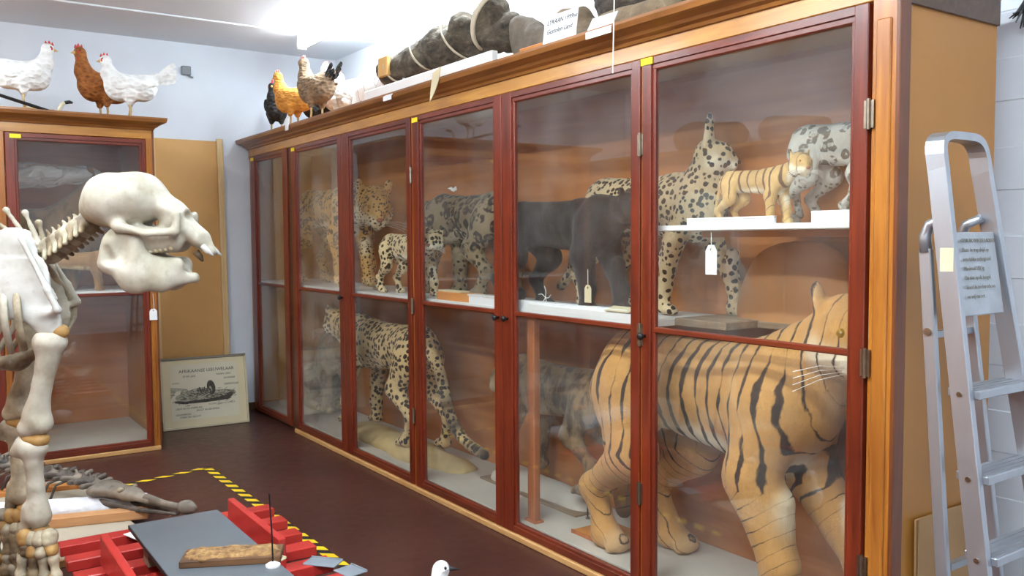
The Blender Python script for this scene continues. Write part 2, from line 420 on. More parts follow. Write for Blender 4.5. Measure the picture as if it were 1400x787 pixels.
# ------------------------------------------------------------------ cabinets
ZT, ZB, ZM = 2.307, .088, 1.212
def cabinet(t, x0, x1, D, doors, plinth_from, shelf, pil_l, pil_r):
    """local x along the front, y into the case, z up; parts are children of t"""
    th = .025
    B().box((x0 + .02, D - .02, .05), (x1 - .02, D, 2.44)).obj('back_panel', W_BACK, t)
    B().box((x0, .02, 0), (x0 + th, D, 2.44)).obj('side_panel', M_TAN, t)
    B().box((x1 - th, .02, 0), (x1, D, 2.44)).obj('side_panel', M_TAN, t)
    B().box((x0, .0, 2.40), (x1, D, 2.44)).obj('top_panel', M_SIDE_IN, t)
    B().box((x0 + th, .03, 0), (x1 - th, D - .02, .085), .002).obj('bottom_panel', M_PALEFLOOR, t)
    B().box((x0, -.012, 2.365), (x1, .03, 2.455), .003).obj('frieze', W_GOLD, t)
    for a, b in ((x0, D), (x1, D)):
        sx = -1 if a == x0 else 1
        B().box((min(a, a + sx * .012), -.012, 2.345), (max(a, a + sx * .012), D, 2.455), .002).obj('side_frieze', W_DARK, t)
    P = [(-.01, 2.43), (.012, 2.432), (.018, 2.445), (.035, 2.455), (.045, 2.468), (.075, 2.482), (.088, 2.486), (.094, 2.508), (.094, 2.52), (-.01, 2.52)]
    c = B().sweep([(x0, D, -1, 0), (x0, -.012, -1, -1), (x1, -.012, 1, -1), (x1, D, 1, 0)], P).obj('cornice', W_CORN, t)
    B().box((x0, -.01, 2.50), (x1, D, 2.521)).obj('top_board', W_CORN, t)
    B().box((plinth_from, -.035, 0), (x1, .03, .032), .004).obj('plinth', W_PLINTH, t)
    if pil_r:
        a, b = pil_r
        B().box((a, -.014, .03), (b, .04, 2.37), .003).box((a + .018, -.022, .10), (b - .018, -.01, 2.30), .004).obj('corner_post', W_GOLDZ, t)
        B().box((b - .004, -.016, 0), (b + .012, .045, 2.42), .003).obj('corner_post', wood('dark_post', (84, 44, 22), (120, 66, 34), .35, 'z') if 'dark_post' not in MATS else MATS['dark_post'], t)
    if pil_l:
        a, b = pil_l
        B().box((a, -.010, .03), (b, .04, 2.37), .003).obj('corner_post', W_GOLDZ, t)
    for d in doors:
        a, b, p, q = d['x']
        door = B().box((a, -.022, .034), (p - .018, .016, 2.362), .003).obj('door', W_REDZ, t)
        B().box((q + .018, -.022, .034), (b, .016, 2.362), .003).obj('stile', W_REDZ, door)
        B().box((p - .02, -.021, 2.33), (q + .02, .016, 2.361), .002).obj('rail', W_RED, door)
        B().box((p - .02, -.021, .035), (q + .02, .016, .07), .002).obj('rail', W_RED, door)
        B().box((p - .022, -.012, .06), (p, .012, 2.335), .004).obj('moulding', W_REDZ, door)
        B().box((q, -.012, .06), (q + .022, .012, 2.335), .004).obj('moulding', W_REDZ, door)
        B().box((p - .022, -.013, ZT), (q + .022, .012, ZT + .03), .005).obj('moulding', W_RED, door)
        B().box((p - .022, -.013, .062), (q + .022, .012, ZB), .005).obj('moulding', W_RED, door)
        B().box((p - .01, -.014, ZM - .018), (q + .01, .012, ZM + .006), .004).obj('middle_rail', W_RED, door)
        gm = d.get('glass', GLASS)
        B().box((p - .008, -.001, ZM), (q + .008, .003, ZT + .008)).obj('pane', gm, door)
        B().box((p - .008, -.001, ZB - .01), (q + .008, .003, ZM - .01)).obj('pane', gm, door)
        for kx in d.get('knob', ()):
            M = Matrix.Translation((kx, -.022, ZM - .035)) @ Matrix.Rotation(math.pi / 2, 4, 'X')
            B().lathe([(.008, 0), (.006, .012), (.014, .02), (.017, .028), (.012, .036)], 12, M).obj('knob', M_BLACK, door, smooth=True)
        for hx in d.get('hinge', ()):
            for z in (.48, 1.18, 2.0):
                B().tube([(hx, -.026, z - .05), (hx, -.026, z + .05)], .007, 8).box((hx - .018, -.024, z - .045), (hx + .018, -.018, z + .045)).obj('hinge', M_BRASS, door)
        if 'sticker' in d:
            sx, sz = d['sticker']
            B().box((sx - .035, -.026, sz - .014), (sx + .035, -.0215, sz + .014)).obj('yellow_label', M_YEL, door)
    return t

big = thing('display_cabinet', 'six-door wide glazed mahogany display cabinet filled with mounted big cats', 'cabinet')
doors = [dict(x=(-.12, .80, 0, .676), glass=GLASS_DUSTY, sticker=(-.07, 2.335)),
         dict(x=(.90, 1.925, 1.001, 1.824), glass=GLASS_DUSTY, knob=(1.90,), sticker=(.955, 2.335)),
         dict(x=(1.931, 2.975, 2.052, 2.901), hinge=(2.985,), knob=()),
         dict(x=(3.005, 4.0, 3.098, 3.906), knob=(3.965,), sticker=(3.045, 2.335)),
         dict(x=(4.006, 5.07, 4.11, 5.001), knob=(4.05,), hinge=(5.075,)),
         dict(x=(5.085, 6.158, 5.156, 6.088), knob=(5.105,), hinge=(6.165,), sticker=(5.115, 2.345))]
cabinet(big, -.19, 6.256, .60, doors, .90, None, (-.19, -.125), (6.168, 6.256))
B().box((.805, -.008, .03), (.895, .03, 2.37), .002).obj('mullion', W_DARK, big)
for a, b in ((2.977, 3.003), (5.071, 5.084)): B().box((a, -.012, .034), (b, .03, 2.365), .002).obj('mullion', W_GOLDZ, big)
# shelves inside
B().box((-.16, .035, 1.205), (4.02, .58, 1.228), .002).obj('shelf', M_OFFW, big)
B().box((4.02, .035, 1.205), (5.06, .58, 1.228), .002).obj('shelf', M_OFFW, big)
B().box((5.06, .20, 1.205), (5.36, .58, 1.24), .004).obj('shelf', W_ROUGH, big)
B().box((5.05, .045, 1.628), (6.225, .40, 1.652), .003).obj('upper_shelf', M_OFFW, big)
B().box((5.05, .38, 1.60), (6.225, .40, 1.63), .002).obj('shelf_cleat', W_BACK, big)

B().box((5.42, .40, 1.628), (6.225, .578, 1.652), .003).obj('upper_shelf', M_OFFW, big)
B().box((5.36, .40, 1.205), (6.1, .578, 1.235), .004).obj('shelf', W_ROUGH, big)
lc = thing('display_cabinet', 'narrower glazed display cabinet standing against the far white wall behind the skeleton', 'cabinet', (.842, -1.085, 0), math.pi / 2)
cabinet(lc, -2.10, 0, 1.05,
        [dict(x=(-.97, -.052, -.893, -.095), sticker=(-.905, 2.335)), dict(x=(-2.02, -1.02, -1.92, -1.10), knob=(-1.05,))], -2.1, None, (-2.10, -2.03), (-.048, 0))
B().box((-1.015, -.012, .034), (-.975, .03, 2.365), .002).obj('mullion', W_GOLDZ, lc)
B().box((-2.07, .035, 1.20), (-.03, 1.0, 1.228), .002).obj('shelf', M_OFFW, lc)

# ------------------------------------------------------------------ coats
def coat(name, base, pale, kind, mark=(34, 24, 16), scale=16, lo=.2, hi=.34, inner=None, f=9.0, rough=.75, back=None, mottle=.12):
    g = NT(name); c = g.coord()
    n = g.noise(c, 7, 4); p = g.attr('pale'); dk = g.attr('dark'); s = g.attr('s')
    fz = g.noise(g.coord((1, 1, .45)), 95, 4, .75)      # hair-fine variation
    b = g.ramp(g.math('ADD', g.math('MULTIPLY', n, .55), g.math('MULTIPLY', fz, .5)), [(.30, rgba(base, 1 - 1.9 * mottle)), (.75, rgba(base, 1 + 1.5 * mottle))])
    if back:
        b = g.mix(g.smooth(g.attr('dark'), .0, .6), b, rgba(back))
    b = g.mix(g.smooth(p, .1, .75), b, rgba(pale))
    if kind in ('spots', 'rosettes', 'clouds'):
        wn = g.noise(c, scale * .7, 2, out=1)
        vadd = g.new('ShaderNodeVectorMath', operation='MULTIPLY_ADD')
        g.link(wn, vadd.inputs[0]); vadd.inputs[1].default_value = (.6 / scale,) * 3; g.link(c, vadd.inputs[2])
        vo = g.new('ShaderNodeTexVoronoi'); vo.inputs['Scale'].default_value = scale; vo.inputs['Randomness'].default_value = .85
        g.link(vadd.outputs[0], vo.inputs['Vector']); d = g.math('ADD', vo.outputs['Distance'], g.math('MULTIPLY_ADD', fz, .18, -.09))
        if kind == 'spots':
            mk = g.math('SUBTRACT', 1.0, g.smooth(d, lo, hi))
            col = g.mix(mk, b, rgba(mark))
        else:
            ring = g.math('MULTIPLY', g.smooth(d, lo - .06, lo + .02), g.math('SUBTRACT', 1.0, g.smooth(d, hi, hi + .07)))
            brk = g.smooth(g.noise(c, scale * 2.2, 1), .36, .46)
            ring = g.math('MULTIPLY', ring, brk)
            ins = g.math('SUBTRACT', 1.0, g.smooth(d, lo - .05, lo + .05))
            b2 = g.mix(g.math('MULTIPLY', ins, .75), b, rgba(inner or base, .85))
            # small solid spots towards head and legs
            v2 = g.new('ShaderNodeTexVoronoi'); v2.inputs['Scale'].default_value = scale * 2.3; g.link(vadd.outputs[0], v2.inputs['Vector'])
            sm = g.math('SUBTRACT', 1.0, g.smooth(v2.outputs['Distance'], .3, .42))
            w_ = g.smooth(g.attr('small'), .2, .8)
            mk = g.math('ADD', g.math('MULTIPLY', ring, g.math('SUBTRACT', 1.0, w_)), g.math('MULTIPLY', sm, w_), clamp=True)
            col = g.mix(mk, b2, rgba(mark))
    elif kind == 'stripes':
        nn = g.noise(c, 2.6, 3, .55); n2 = g.noise(c, 5.0, 2)
        v = g.math('ADD', g.math('ADD', g.math('MULTIPLY', s, f), g.math('MULTIPLY', nn, 2.1)), g.math('MULTIPLY', fz, .22))
        tri = g.math('MULTIPLY', g.math('ABSOLUTE', g.math('SUBTRACT', g.math('FRACT', v), .5)), 2.0)
        thr = g.math('MULTIPLY_ADD', g.smooth(n2, .3, .66), .40, -.02)
        thr = g.math('MULTIPLY', thr, g.math('MULTIPLY_ADD', g.attr('small'), -.72, 1.0))
        d = g.math('SUBTRACT', tri, thr)
        mk = g.math('SUBTRACT', 1.0, g.smooth(d, -.09, .09))
        col = g.mix(mk, b, rgba(mark))
    else:
        sc = g.coord((1.0, 1.0, .35)); m1 = g.noise(sc, scale, 4, .65)
        col = g.mix(g.math('MULTIPLY', g.smooth(m1, .46, .62), .8), b, rgba(mark))
    if not back:
        col = g.mix(dk, col, rgba(mark))
    g.link(col, g.b.inputs['Base Color']); g.b.inputs['Roughness'].default_value = rough
    g.b.inputs['Specular IOR Level'].default_value = .25
    g.b.inputs['Sheen Weight'].default_value = .15
    g.bump(fz, .6, .010)
    return g.m
C_TIGER = coat('tiger_coat', (198, 146, 82), (240, 228, 200), 'stripes', (52, 38, 28), f=13)
C_CUB = coat('tiger_cub_coat', (210, 172, 112), (238, 226, 198), 'stripes', (104, 76, 52), f=24)
C_LEO = coat('leopard_coat', (206, 160, 92), (236, 222, 190), 'rosettes', (30, 22, 16), 19, .20, .44, (178, 120, 60))
C_JAG = coat('small_spotted_coat', (226, 204, 160), (244, 236, 214), 'spots', (26, 22, 18), 34, .38, .48)
C_CHEE = coat('cheetah_coat', (216, 186, 134), (242, 232, 208), 'spots', (28, 22, 18), 28, .39, .49)
C_SERV = coat('serval_coat', (206, 182, 142), (240, 230, 208), 'spots', (36, 28, 20), 35, .38, .48)
C_CLOUD = coat('clouded_coat', (140, 124, 96), (190, 178, 152), 'rosettes', (36, 32, 28), 13, .26, .50, (100, 88, 66))
C_BLACK = coat('black_panther_coat', (34, 28, 27), (52, 43, 39), 'mottle', (20, 18, 18), 9, rough=.55)
C_HYENA = coat('grizzled_coat', (142, 116, 86), (172, 152, 122), 'mottle', (58, 48, 38), 16)
C_LYNX = coat('lynx_coat', (166, 140, 108), (222, 210, 188), 'mottle', (96, 78, 58), 14)
C_LION = coat('lion_coat', (172, 130, 82), (206, 180, 138), 'mottle', (140, 100, 60), 8)
C_SNOW = coat('pale_spotted_coat', (196, 192, 182), (220, 218, 210), 'rosettes', (112, 106, 98), 20, .2, .44, (180, 174, 162))
M_EYE = mat('amber_glass_eye', (150, 110, 30), .08, .2, 30)
M_NOSE = mat('dark_nose', (70, 40, 36), .4, .1, 20)
M_PINK = mat('pink_nose', (170, 104, 88), .45, .1, 20)

def cat(name, label, category, loc, rz, H, coat_m, L=1.0, legw=1.0, headz=1.06, headx=.90, head=1.0, ear=.62, whisk=True, tuft=False, pitch=-.10, hyaw=0.0,
        feet=((.06), (-.05), (.08), (-.10)), tail=None, tailr=.045, neck=1.0, group=None, hres=.0125, nose=M_NOSE, belly=.56, ears_dark=0.0, ringtail=False, sit=False, ruff=0.0):
    """standing cat: x forward, H = shoulder height; feet = fore left, fore right, hind left, hind right offsets"""
    t = thing(name, label, category, loc, rz, group)
    b = Blob(); h = lambda x, y, z: (x * H, y * H, z * H)
    tx = lambda x: x * L
    E = (1, .80, 1)
    # trunk
    hipz = .78 if not sit else .34; 
    b.c(h(tx(-.60), 0, hipz + .02), h(tx(-.15), 0, .76 if not sit else .52), .185 * H, .165 * H, E, dark=.1)
    b.c(h(tx(-.15), 0, .76 if not sit else .52), h(tx(.22), 0, .77), .165 * H, .19 * H, E, dark=.1)
    b.c(h(tx(.22), 0, .77), h(tx(.50), 0, .78), .19 * H, .185 * H, E, dark=.1)
    b.c(h(tx(-.40), 0, belly + .11 if not sit else .40), h(tx(.40), 0, belly + .05), .09 * H, .115 * H, (1, .9, 1), pale=1.0)
    b.c(h(tx(-.58), 0, hipz + .12), h(tx(.45), 0, .90), .06 * H, .06 * H, (1, .9, 1), dark=.45 if ears_dark else .12)
    # neck and head
    hb = Vector((headx * 1.0 + tx(.5) - .5, 0, headz))
    b.c(h(tx(.46), 0, .84), (hb * H)[:], .165 * H * neck, .105 * H * neck, (1, .85, 1))
    b.c(h(tx(.50), 0, .72), (hb.x * H * .96, 0, hb.z * H - .07 * H), .13 * H, .075 * H, (1, .85, 1), pale=.9)
    Rm = Matrix.Rotation(hyaw, 3, 'Z') @ Matrix.Rotation(-pitch, 3, 'Y')
    q = head
    def hp(x, y, z):
        v = Rm @ Vector((x, y, z)) * q + hb; return (v.x * H, v.y * H, v.z * H)
    b.c(hp(0, 0, .02), hp(.07, 0, .015), .115 * H * q, .098 * H * q, (1, .95, 1))
    for y in (-1, 1):
        b.c(hp(.03, y * .062, -.035), hp(.08, y * .05, -.045), .062 * H * q, .05 * H * q, pale=.85)
        b.c(hp(.135, y * .026, -.045), hp(.165, y * .024, -.052), .04 * H * q, .033 * H * q, k=.012 * H, pale=1)
        b.s(hp(.088, y * .052, .045), .030 * H * q, k=.015 * H)
        ex = .085 * ear
        b.c(hp(-.02, y * .078, .085), hp(-.03, y * (.085 + .02 * ear), .095 + ex), .044 * H * q * (.6 + .4 * ear), (.030 if ear < 1.2 else .020) * H * q * (.5 + .5 * ear), (.55, 1, 1), k=.012 * H, dark=ears_dark, pale=.3)
        b.c(hp(.025, y * (.082 + .012 * ear), .10), hp(.01, y * (.086 + .02 * ear), .10 + ex), .022 * H * q, .014 * H * q, cut=True, k=.014 * H)
        if tuft: b.c(hp(-.03, y * .105, .10 + ex), hp(-.035, y * .11, .16 + ex), .010 * H * q, .004 * H, k=.006 * H, dark=1)
        if ruff: b.c(hp(-.01, y * .09, -.05), hp(.0, y * .10, -.05 - ruff), .05 * H * q, .02 * H * q, pale=.9)
    b.c(hp(.09, 0, .035), hp(.165, 0, -.012), .05 * H * q, .036 * H * q, k=.02 * H)
    b.c(hp(.10, 0, -.078), hp(.150, 0, -.085), .038 * H * q, .028 * H * q, k=.012 * H, pale=1)
    # legs
    ps = .012 * H
    for y, dx in ((1, feet[0]), (-1, feet[1])):
        sx = tx(.44); fx = sx + .0 + dx
        sh = (sx, y * .105, .74); el = (sx - .055 + dx * .25, y * .135, .50); wr = (fx + .015, y * .115, .20); an = (fx, y * .115, .075)
        b.c(h(*sh), h(*el), .125 * H * legw, .085 * H * legw, (1, .75, 1))
        b.c(h(*el), h(*wr), .082 * H * legw, .054 * H * legw)
        b.c(h(wr[0] - .02, wr[1] * .9, .42), h(wr[0] - .015, wr[1] * .92, .2), .05 * H * legw, .035 * H * legw, pale=.7)
        b.c(h(*wr), h(*an), .052 * H * legw, .050 * H * legw)
        b.c(h(fx + .005, y * .115, .048), h(fx + .075, y * .118, .042), .050 * H * legw, .044 * H * legw, (1, 1.1, .9), pale=.25)
        for j in (-1.5, -.5, .5, 1.5):
            b.s(h(fx + .105 - .012 * abs(j), y * .118 + j * .026 * legw, .030), .024 * H * legw, k=.010 * H, pale=.3)
    for y, dx in ((1, feet[2]), (-1, feet[3])):
        hx = tx(-.56)
        if sit:
            hi = (hx, y * .13, .34); kn = (hx + .28, y * .16, .30); hk = (hx + .02, y * .15, .07); an = (hx + .2, y * .15, .05); fx = hx + .24
        else:
            hi = (hx, y * .10, .70); fx = hx - .06 + dx; kn = (hx + .12 + dx * .45, y * .14, .46); hk = (hx - .15 + dx * .85, y * .115, .255); an = (fx, y * .115, .075)
        b.c(h(*hi), h(*kn), .175 * H * legw ** .5, .092 * H * legw, (1, .66, 1))
        b.c(h(*kn), h(*hk), .085 * H * legw, .043 * H * legw)
        b.s(h(*hk), .043 * H * legw)
        b.c(h(*hk), h(*an), .042 * H * legw, .045 * H * legw)
        b.c(h(fx + .0, y * .115, .046), h(fx + .085, y * .118, .040), .048 * H * legw, .042 * H * legw, (1, 1.1, .9), pale=.25)
        for j in (-1.5, -.5, .5, 1.5):
            b.s(h(fx + .112 - .012 * abs(j), y * .118 + j * .025 * legw, .029), .023 * H * legw, k=.010 * H, pale=.3)
    if tail is None: tail = [(-.78, 0, .82), (-.95, 0, .66), (-1.0, 0, .45), (-1.06, 0, .25), (-1.22, 0, .14)]
    tp = [(tx(-.62), 0, hipz + .06)] + [(tx(x_ + .62) - .62 * L if False else x_ * L, y_, z_) for x_, y_, z_ in tail]
    # smooth the tail
    pts = [np.array(p_) for p_ in tp]
    for _ in range(2):
        n_ = [pts[0]]
        for a_, c_ in zip(pts[:-1], pts[1:]): n_ += [a_ * .75 + c_ * .25, a_ * .25 + c_ * .75]
        n_.append(pts[-1]); pts = n_
    N = len(pts)
    for i in range(N - 1):
        u0, u1 = i / (N - 1), (i + 1) / (N - 1)
        rr = lambda u_: tailr * H * (1.15 - .35 * u_)
        dk = 1.0 if (u1 > .93 or (ringtail and u0 > .3 and int(u0 * 14) % 2)) else 0
        b.c(tuple(pts[i] * H), tuple(pts[i + 1] * H), rr(u0), rr(u1), k=.012 * H, s0=-.6 * H - u0 * H, s1=-.6 * H - u1 * H, dark=dk)
    me = b.mesh(max(.0075, hres), k=.045 * H, sigma=.02 * H, noise=(.0022, 60, 3), sfun=lambda V: V[:, 0] + 1.1 * np.maximum(0, .47 * H - V[:, 2]) * np.sign(V[:, 0] + .1), smallfun=lambda V: np.clip((.5 * H - V[:, 2]) / (.15 * H), 0, 1) + np.clip((V[:, 0] - hb.x * H + .12 * H) / (.08 * H), 0, 1))
    body = link_mesh('body', me, coat_m, t)
    for y in (-1, 1):
        B().sphere(hp(.128, y * .050, .040), .0185 * H * q, seg=10).obj('eye', M_EYE, t, smooth=True)
    B().sphere(hp(.203, 0, -.024), .019 * H * q, (.8, 1.25, .8), 8).obj('nose', nose, t, smooth=True)
    if not whisk: return t
    wk = B()
    for y in (-1, 1):
        for j in range(4):
            wk.tube([hp(.17, y * .045, -.05 - j * .006), hp(.175, y * .12, -.055 - j * .014 + .01), hp(.15, y * .19, -.07 - j * .02)], .0011, 4)
    wk.obj('whiskers', M_STRING, t)
    return t

PI = math.pi
SHZ = 1.228; FLZ = .085
cat('tiger', 'large orange tiger with black stripes standing on the cabinet floor, head raised', 'tiger', (5.24, .28, FLZ), 0, 1.10, C_TIGER, L=.76, legw=1.2,
    headz=1.03, headx=.72, head=1.12, hyaw=-.75, feet=(.26, .06, .12, -.06), neck=1.2, hres=.0125, tail=[(-.84, 0, .70), (-.88, .02, .5), (-.84, .03, .3), (-.78, .04, .12)])
cat('black_panther', 'black panther walking on the middle shelf beside the white paper tray', 'panther', (4.30, .17, SHZ), 0, .585, C_BLACK, L=1.05, legw=1.25,
    headz=.86, headx=.80, head=1.1, hyaw=.5, whisk=False, feet=(.14, -.02, .16, -.20), tail=[(-.8, 0, .72), (-.95, 0, .45), (-.98, 0, .16), (-.8, -.1, .07)], hres=.010)
cat('serval', 'slender spotted serval with tall upright ears behind the black panther', 'serval', (4.70, .44, SHZ), 0, .70, C_SERV, L=.92, legw=.85,
    headz=1.06, headx=.54, head=.9, ear=2.1, hyaw=.7, whisk=False, feet=(.20, -.22, .10, -.12), hres=.0095)
cat('tiger_cub', 'small pale tiger cub standing on the white upper shelf', 'tiger cub', (5.55, .17, 1.652), 0, .225, C_CUB, L=1.05, legw=1.3,
    headz=.98, headx=.86, head=1.65, hyaw=-.5, feet=(.08, -.1, .1, -.1), tail=[(-.8, 0, .7), (-.9, 0, .4), (-.95, 0, .1)], hres=.0075, nose=M_PINK)
cat('reflection_cat', 'pale snow leopard with faint grey rosettes behind the tiger cub', 'snow leopard', (5.76, .47, 1.652), 0, .42, C_SNOW, L=.80, legw=1.1,  # pale cat added in place of a whitish reflection in the door glass
    headz=.98, headx=.70, head=1.0, hyaw=-.2, hres=.0115, tail=[(-.75, 0, .6), (-.78, 0, .3), (-.70, .0, .08)])
cat('leopard_cub', 'pale spotted leopard cub at the end of the white upper shelf', 'leopard cub', (6.08, .24, 1.652), 0, .25, C_SNOW, L=.8, legw=1.25,
    headz=1.0, headx=.60, head=1.3, hyaw=-.9, feet=(.08, -.1, .1, -.1), tail=[(-.72, 0, .6), (-.8, 0, .4), (-.8, 0, .12)], hres=.0075, nose=M_PINK)
cat('leopard', 'golden leopard with dark rosettes, head lowered, on the middle shelf', 'leopard', (1.02, .30, SHZ), 0, .82, C_LEO, L=1.0, legw=1.15,
    headz=.76, headx=.92, head=1.45, pitch=-.35, hyaw=-.25, feet=(.10, -.05, .1, -.1), hres=.0115, nose=M_PINK)
cat('spotted_wildcat', 'small cream wildcat with dense black spots on the middle shelf', 'wildcat', (2.62, .15, SHZ), 0, .42, C_JAG, L=1.05, legw=1.15,
    headz=.86, headx=.80, head=1.3, hyaw=-.9, feet=(.14, .02, .08, -.12), tail=[(-.78, 0, .6), (-.95, 0, .3), (-1.0, 0, .10), (-1.3, .05, .05)], hres=.0085, nose=M_PINK)
cat('clouded_leopard', 'grey clouded leopard with blotched flanks and thick dark tail on the middle shelf', 'clouded leopard', (2.92, .42, SHZ), PI, .68, C_CLOUD, L=.92, legw=1.2,
    headz=.80, headx=.80, head=1.1, hyaw=.3, feet=(.12, -.1, .16, -.05), tail=[(-.8, 0, .7), (-.98, .05, .35), (-1.12, .15, .09), (-1.45, .3, .08)], tailr=.065, hres=.010)
cat('cheetah', 'slim cheetah with solid black spots and long tail on the cabinet floor', 'cheetah', (2.02, .26, .16), PI, .86, C_CHEE, L=1.05, legw=.92,
    headz=.88, headx=1.0, head=1.05, feet=(.10, -.04, .06, -.16), tail=[(-.78, 0, .80), (-.92, 0, .60), (-1.0, 0, .36), (-1.18, 0, .18), (-1.5, 0, .12)], ringtail=True, hres=.0115, belly=.58)
cat('lynx', 'small brown lynx with tufted ears sitting near the end of the cabinet floor', 'lynx', (.55, .42, FLZ), 0, .74, C_LYNX, L=.55, legw=1.1,
    headz=1.06, headx=.72, head=1.15, ear=1.3, tuft=True, hyaw=-.2, sit=True, ruff=.07, tail=[(-.75, 0, .2), (-.85, 0, .1)], hres=.0115)
cat('brindled_hyena', 'grey-brown mottled hyena with dark ringed tail beside the orange post', 'hyena', (3.88, .42, .20), PI, .70, C_HYENA, L=.92, legw=.95,
    headz=.74, headx=.74, head=1.15, whisk=False, feet=(.10, -.08, .05, -.12), tail=[(-.76, 0, .70), (-.88, 0, .5), (-.90, 0, .25), (-.90, 0, .08)], tailr=.06, ringtail=True, hres=.010)
cat('lion_cub', 'tawny lion cub standing on the shelf of the far cabinet', 'lion cub', (.64, -1.60, SHZ), PI / 2, .30, C_LION, L=1.1, legw=1.2, headz=.98, headx=.88, head=1.4, hyaw=-.5, hres=.008)

# ------------------------------------------------------------------ hens
def feather_mat(name, a, b, scale=30):
    g = NT(name); c = g.coord((1, 1, 1.6))
    vo = g.new('ShaderNodeTexVoronoi'); vo.inputs['Scale'].default_value = scale; g.link(c, vo.inputs['Vector'])
    f = g.math('ADD', g.math('MULTIPLY', vo.outputs['Distance'], .6), g.math('MULTIPLY', g.noise(c, 12, 4), .7))
    g.link(g.ramp(f, [(.3, rgba(a)), (.8, rgba(b))]), g.b.inputs['Base Color']); g.b.inputs['Roughness'].default_value = .7
    g.bump(vo.outputs['Distance'], .9, .012); return g.m
F_WHITE = feather_mat('white_plumage', (214, 214, 210), (238, 238, 236), 22)
F_BROWN = feather_mat('chestnut_plumage', (122, 66, 24), (176, 108, 46))
F_GOLD = feather_mat('golden_plumage', (184, 110, 36), (226, 158, 66))
F_GREY = feather_mat('grey_brown_plumage', (86, 74, 62), (150, 122, 92))
F_BLACK = feather_mat('black_plumage', (18, 17, 18), (44, 42, 42))
M_COMB = mat('red_comb', (196, 44, 36), .5, .15, 30); M_COMBP = mat('pale_red_comb', (206, 110, 92), .55, .1, 30)
M_BEAK = mat('horn_beak', (212, 176, 112), .4, .1, 20); M_SHANK = mat('yellow_shank', (176, 148, 104), .5, .15, 40)
M_DARKEYE = mat('dark_eye', (20, 14, 10), .1, .1, 20)
def hen(label, loc, rz, S, plum, tailm=None, comb=M_COMB, headm=None, neck=1.0, tilt=0.0, tail=1.0, group=None):
    t = thing('hen', label, 'hen', loc, rz, group)
    P = lambda x, y, z: (x * S, y * S, z * S)
    b = Blob(); nz = .40 + .02 * neck
    b.c(P(-.09, 0, .235), P(.07, 0, .235), .098 * S, .10 * S, (1, .82, 1)).c(P(-.10, 0, .25), P(-.19, 0, .31), .075 * S, .045 * S, (1, .6, 1))
    b.c(P(.09, 0, .27), P(.135, 0, .33), .075 * S, .055 * S, (1, .9, 1)).c(P(.135, 0, .33), P(.15, 0, nz), .05 * S, .032 * S)
    b.s(P(.158, 0, nz + .012), .034 * S)
    for y in (-1, 1): b.c(P(-.01, y * .045, .19), P(.0, y * .045, .12), .05 * S, .022 * S)
    link_mesh('body', b.mesh(.0085 * S, k=.03 * S, noise=(.002 * S, 70, 5), attrs=False), plum, t)
    for y in (-1, 1):
        wb = Blob().c(P(.06, y * .080, .265), P(-.10, y * .078, .245), .058 * S, .034 * S, (1, .3, 1)).c(P(-.06, y * .076, .25), P(-.19, y * .05, .255), .03 * S, .012 * S, (1, .4, 1))
        link_mesh('wing', wb.mesh(.009 * S, k=.02 * S, attrs=False), plum, t)
        lg = B().tube([P(0, y * .045, .13), P(-.005, y * .045, .07), P(.005, y * .045, .012)], [.010 * S, .0075 * S, .008 * S], 7)
        for an in (-.5, 0, .5): lg.tube([P(.005, y * .045, .012), P(.005 + .06 * math.cos(an), y * .045 + .06 * math.sin(an), .006)], [.008 * S, .004 * S], 6)
        lg.tube([P(.005, y * .045, .014), P(-.03, y * .045, .006)], [.007 * S, .004 * S], 6)
        lg.obj('leg', M_SHANK, t, smooth=True)
        B().sphere(P(.172, y * .030, nz + .018), .0065 * S, seg=8).obj('eye', M_DARKEYE, t, smooth=True)
        B().sphere(P(.172, y * .014, nz - .032), .016 * S, (.7, .45, 1.25), 8).obj('wattle', comb, t, smooth=True)
        B().sphere(P(.168, y * .027, nz + .008), .019 * S, (1, .4, 1), 8).obj('face', comb, t, smooth=True)
    B().lathe([(.013 * S, 0), (.010 * S, .014 * S), (.002 * S, .034 * S)], 8, Matrix.Translation(P(.186, 0, nz + .006)) @ Matrix.Rotation(math.pi / 2 + .25, 4, 'Y')).obj('beak', M_BEAK, t, smooth=True)
    pr = [(.195, nz + .035), (.185, nz + .060), (.177, nz + .042), (.165, nz + .070), (.155, nz + .045), (.142, nz + .066), (.135, nz + .035), (.15, nz + .03)]
    B().prism([P(x, -.005, z) for x, z in pr], P(0, .010, 0)).obj('comb', comb, t)
    for k in range(6):
        a = .12 + .13 * k; L_ = (.10 + .006 * k) * tail; y = (-1) ** k * .012 * (k + 1) * .5
        d = Vector((-math.cos(a), y * 2, math.sin(a))).normalized(); o = Vector(P(-.17, y, .28 + .004 * k))
        n = Vector((0, 1, 0)); sd = d.cross(n).normalized(); w_ = .024 * S
        pts = [o - sd * w_ * .5, o + d * L_ * S * .6 - sd * w_, o + d * L_ * S * .95 - sd * w_ * .6, o + d * L_ * S, o + d * L_ * S * .95 + sd * w_ * .6, o + d * L_ * S * .6 + sd * w_, o + sd * w_ * .5]
        B().prism([p_[:] for p_ in pts], (0, .004 * S, 0)).obj('tail_feather', tailm or plum, t)
    return t
TOPZ = 2.522
# on the far cabinet (top surface z = 2.521)
hen('plump white hen standing beside the dark stick on the far cabinet', (.60, -1.90, TOPZ), math.radians(86), 1.05, F_WHITE, neck=1.2)
hen('white hen with pale tail fanned towards the panel on the far cabinet', (.68, -1.20, TOPZ), math.radians(-105), 1.02, F_WHITE, tail=1.6, neck=1.0)
hen('chestnut brown hen standing close behind the white hen on the far cabinet', (.42, -1.34, TOPZ), math.radians(-70), 1.12, F_BROWN, neck=2.2, tail=.6)
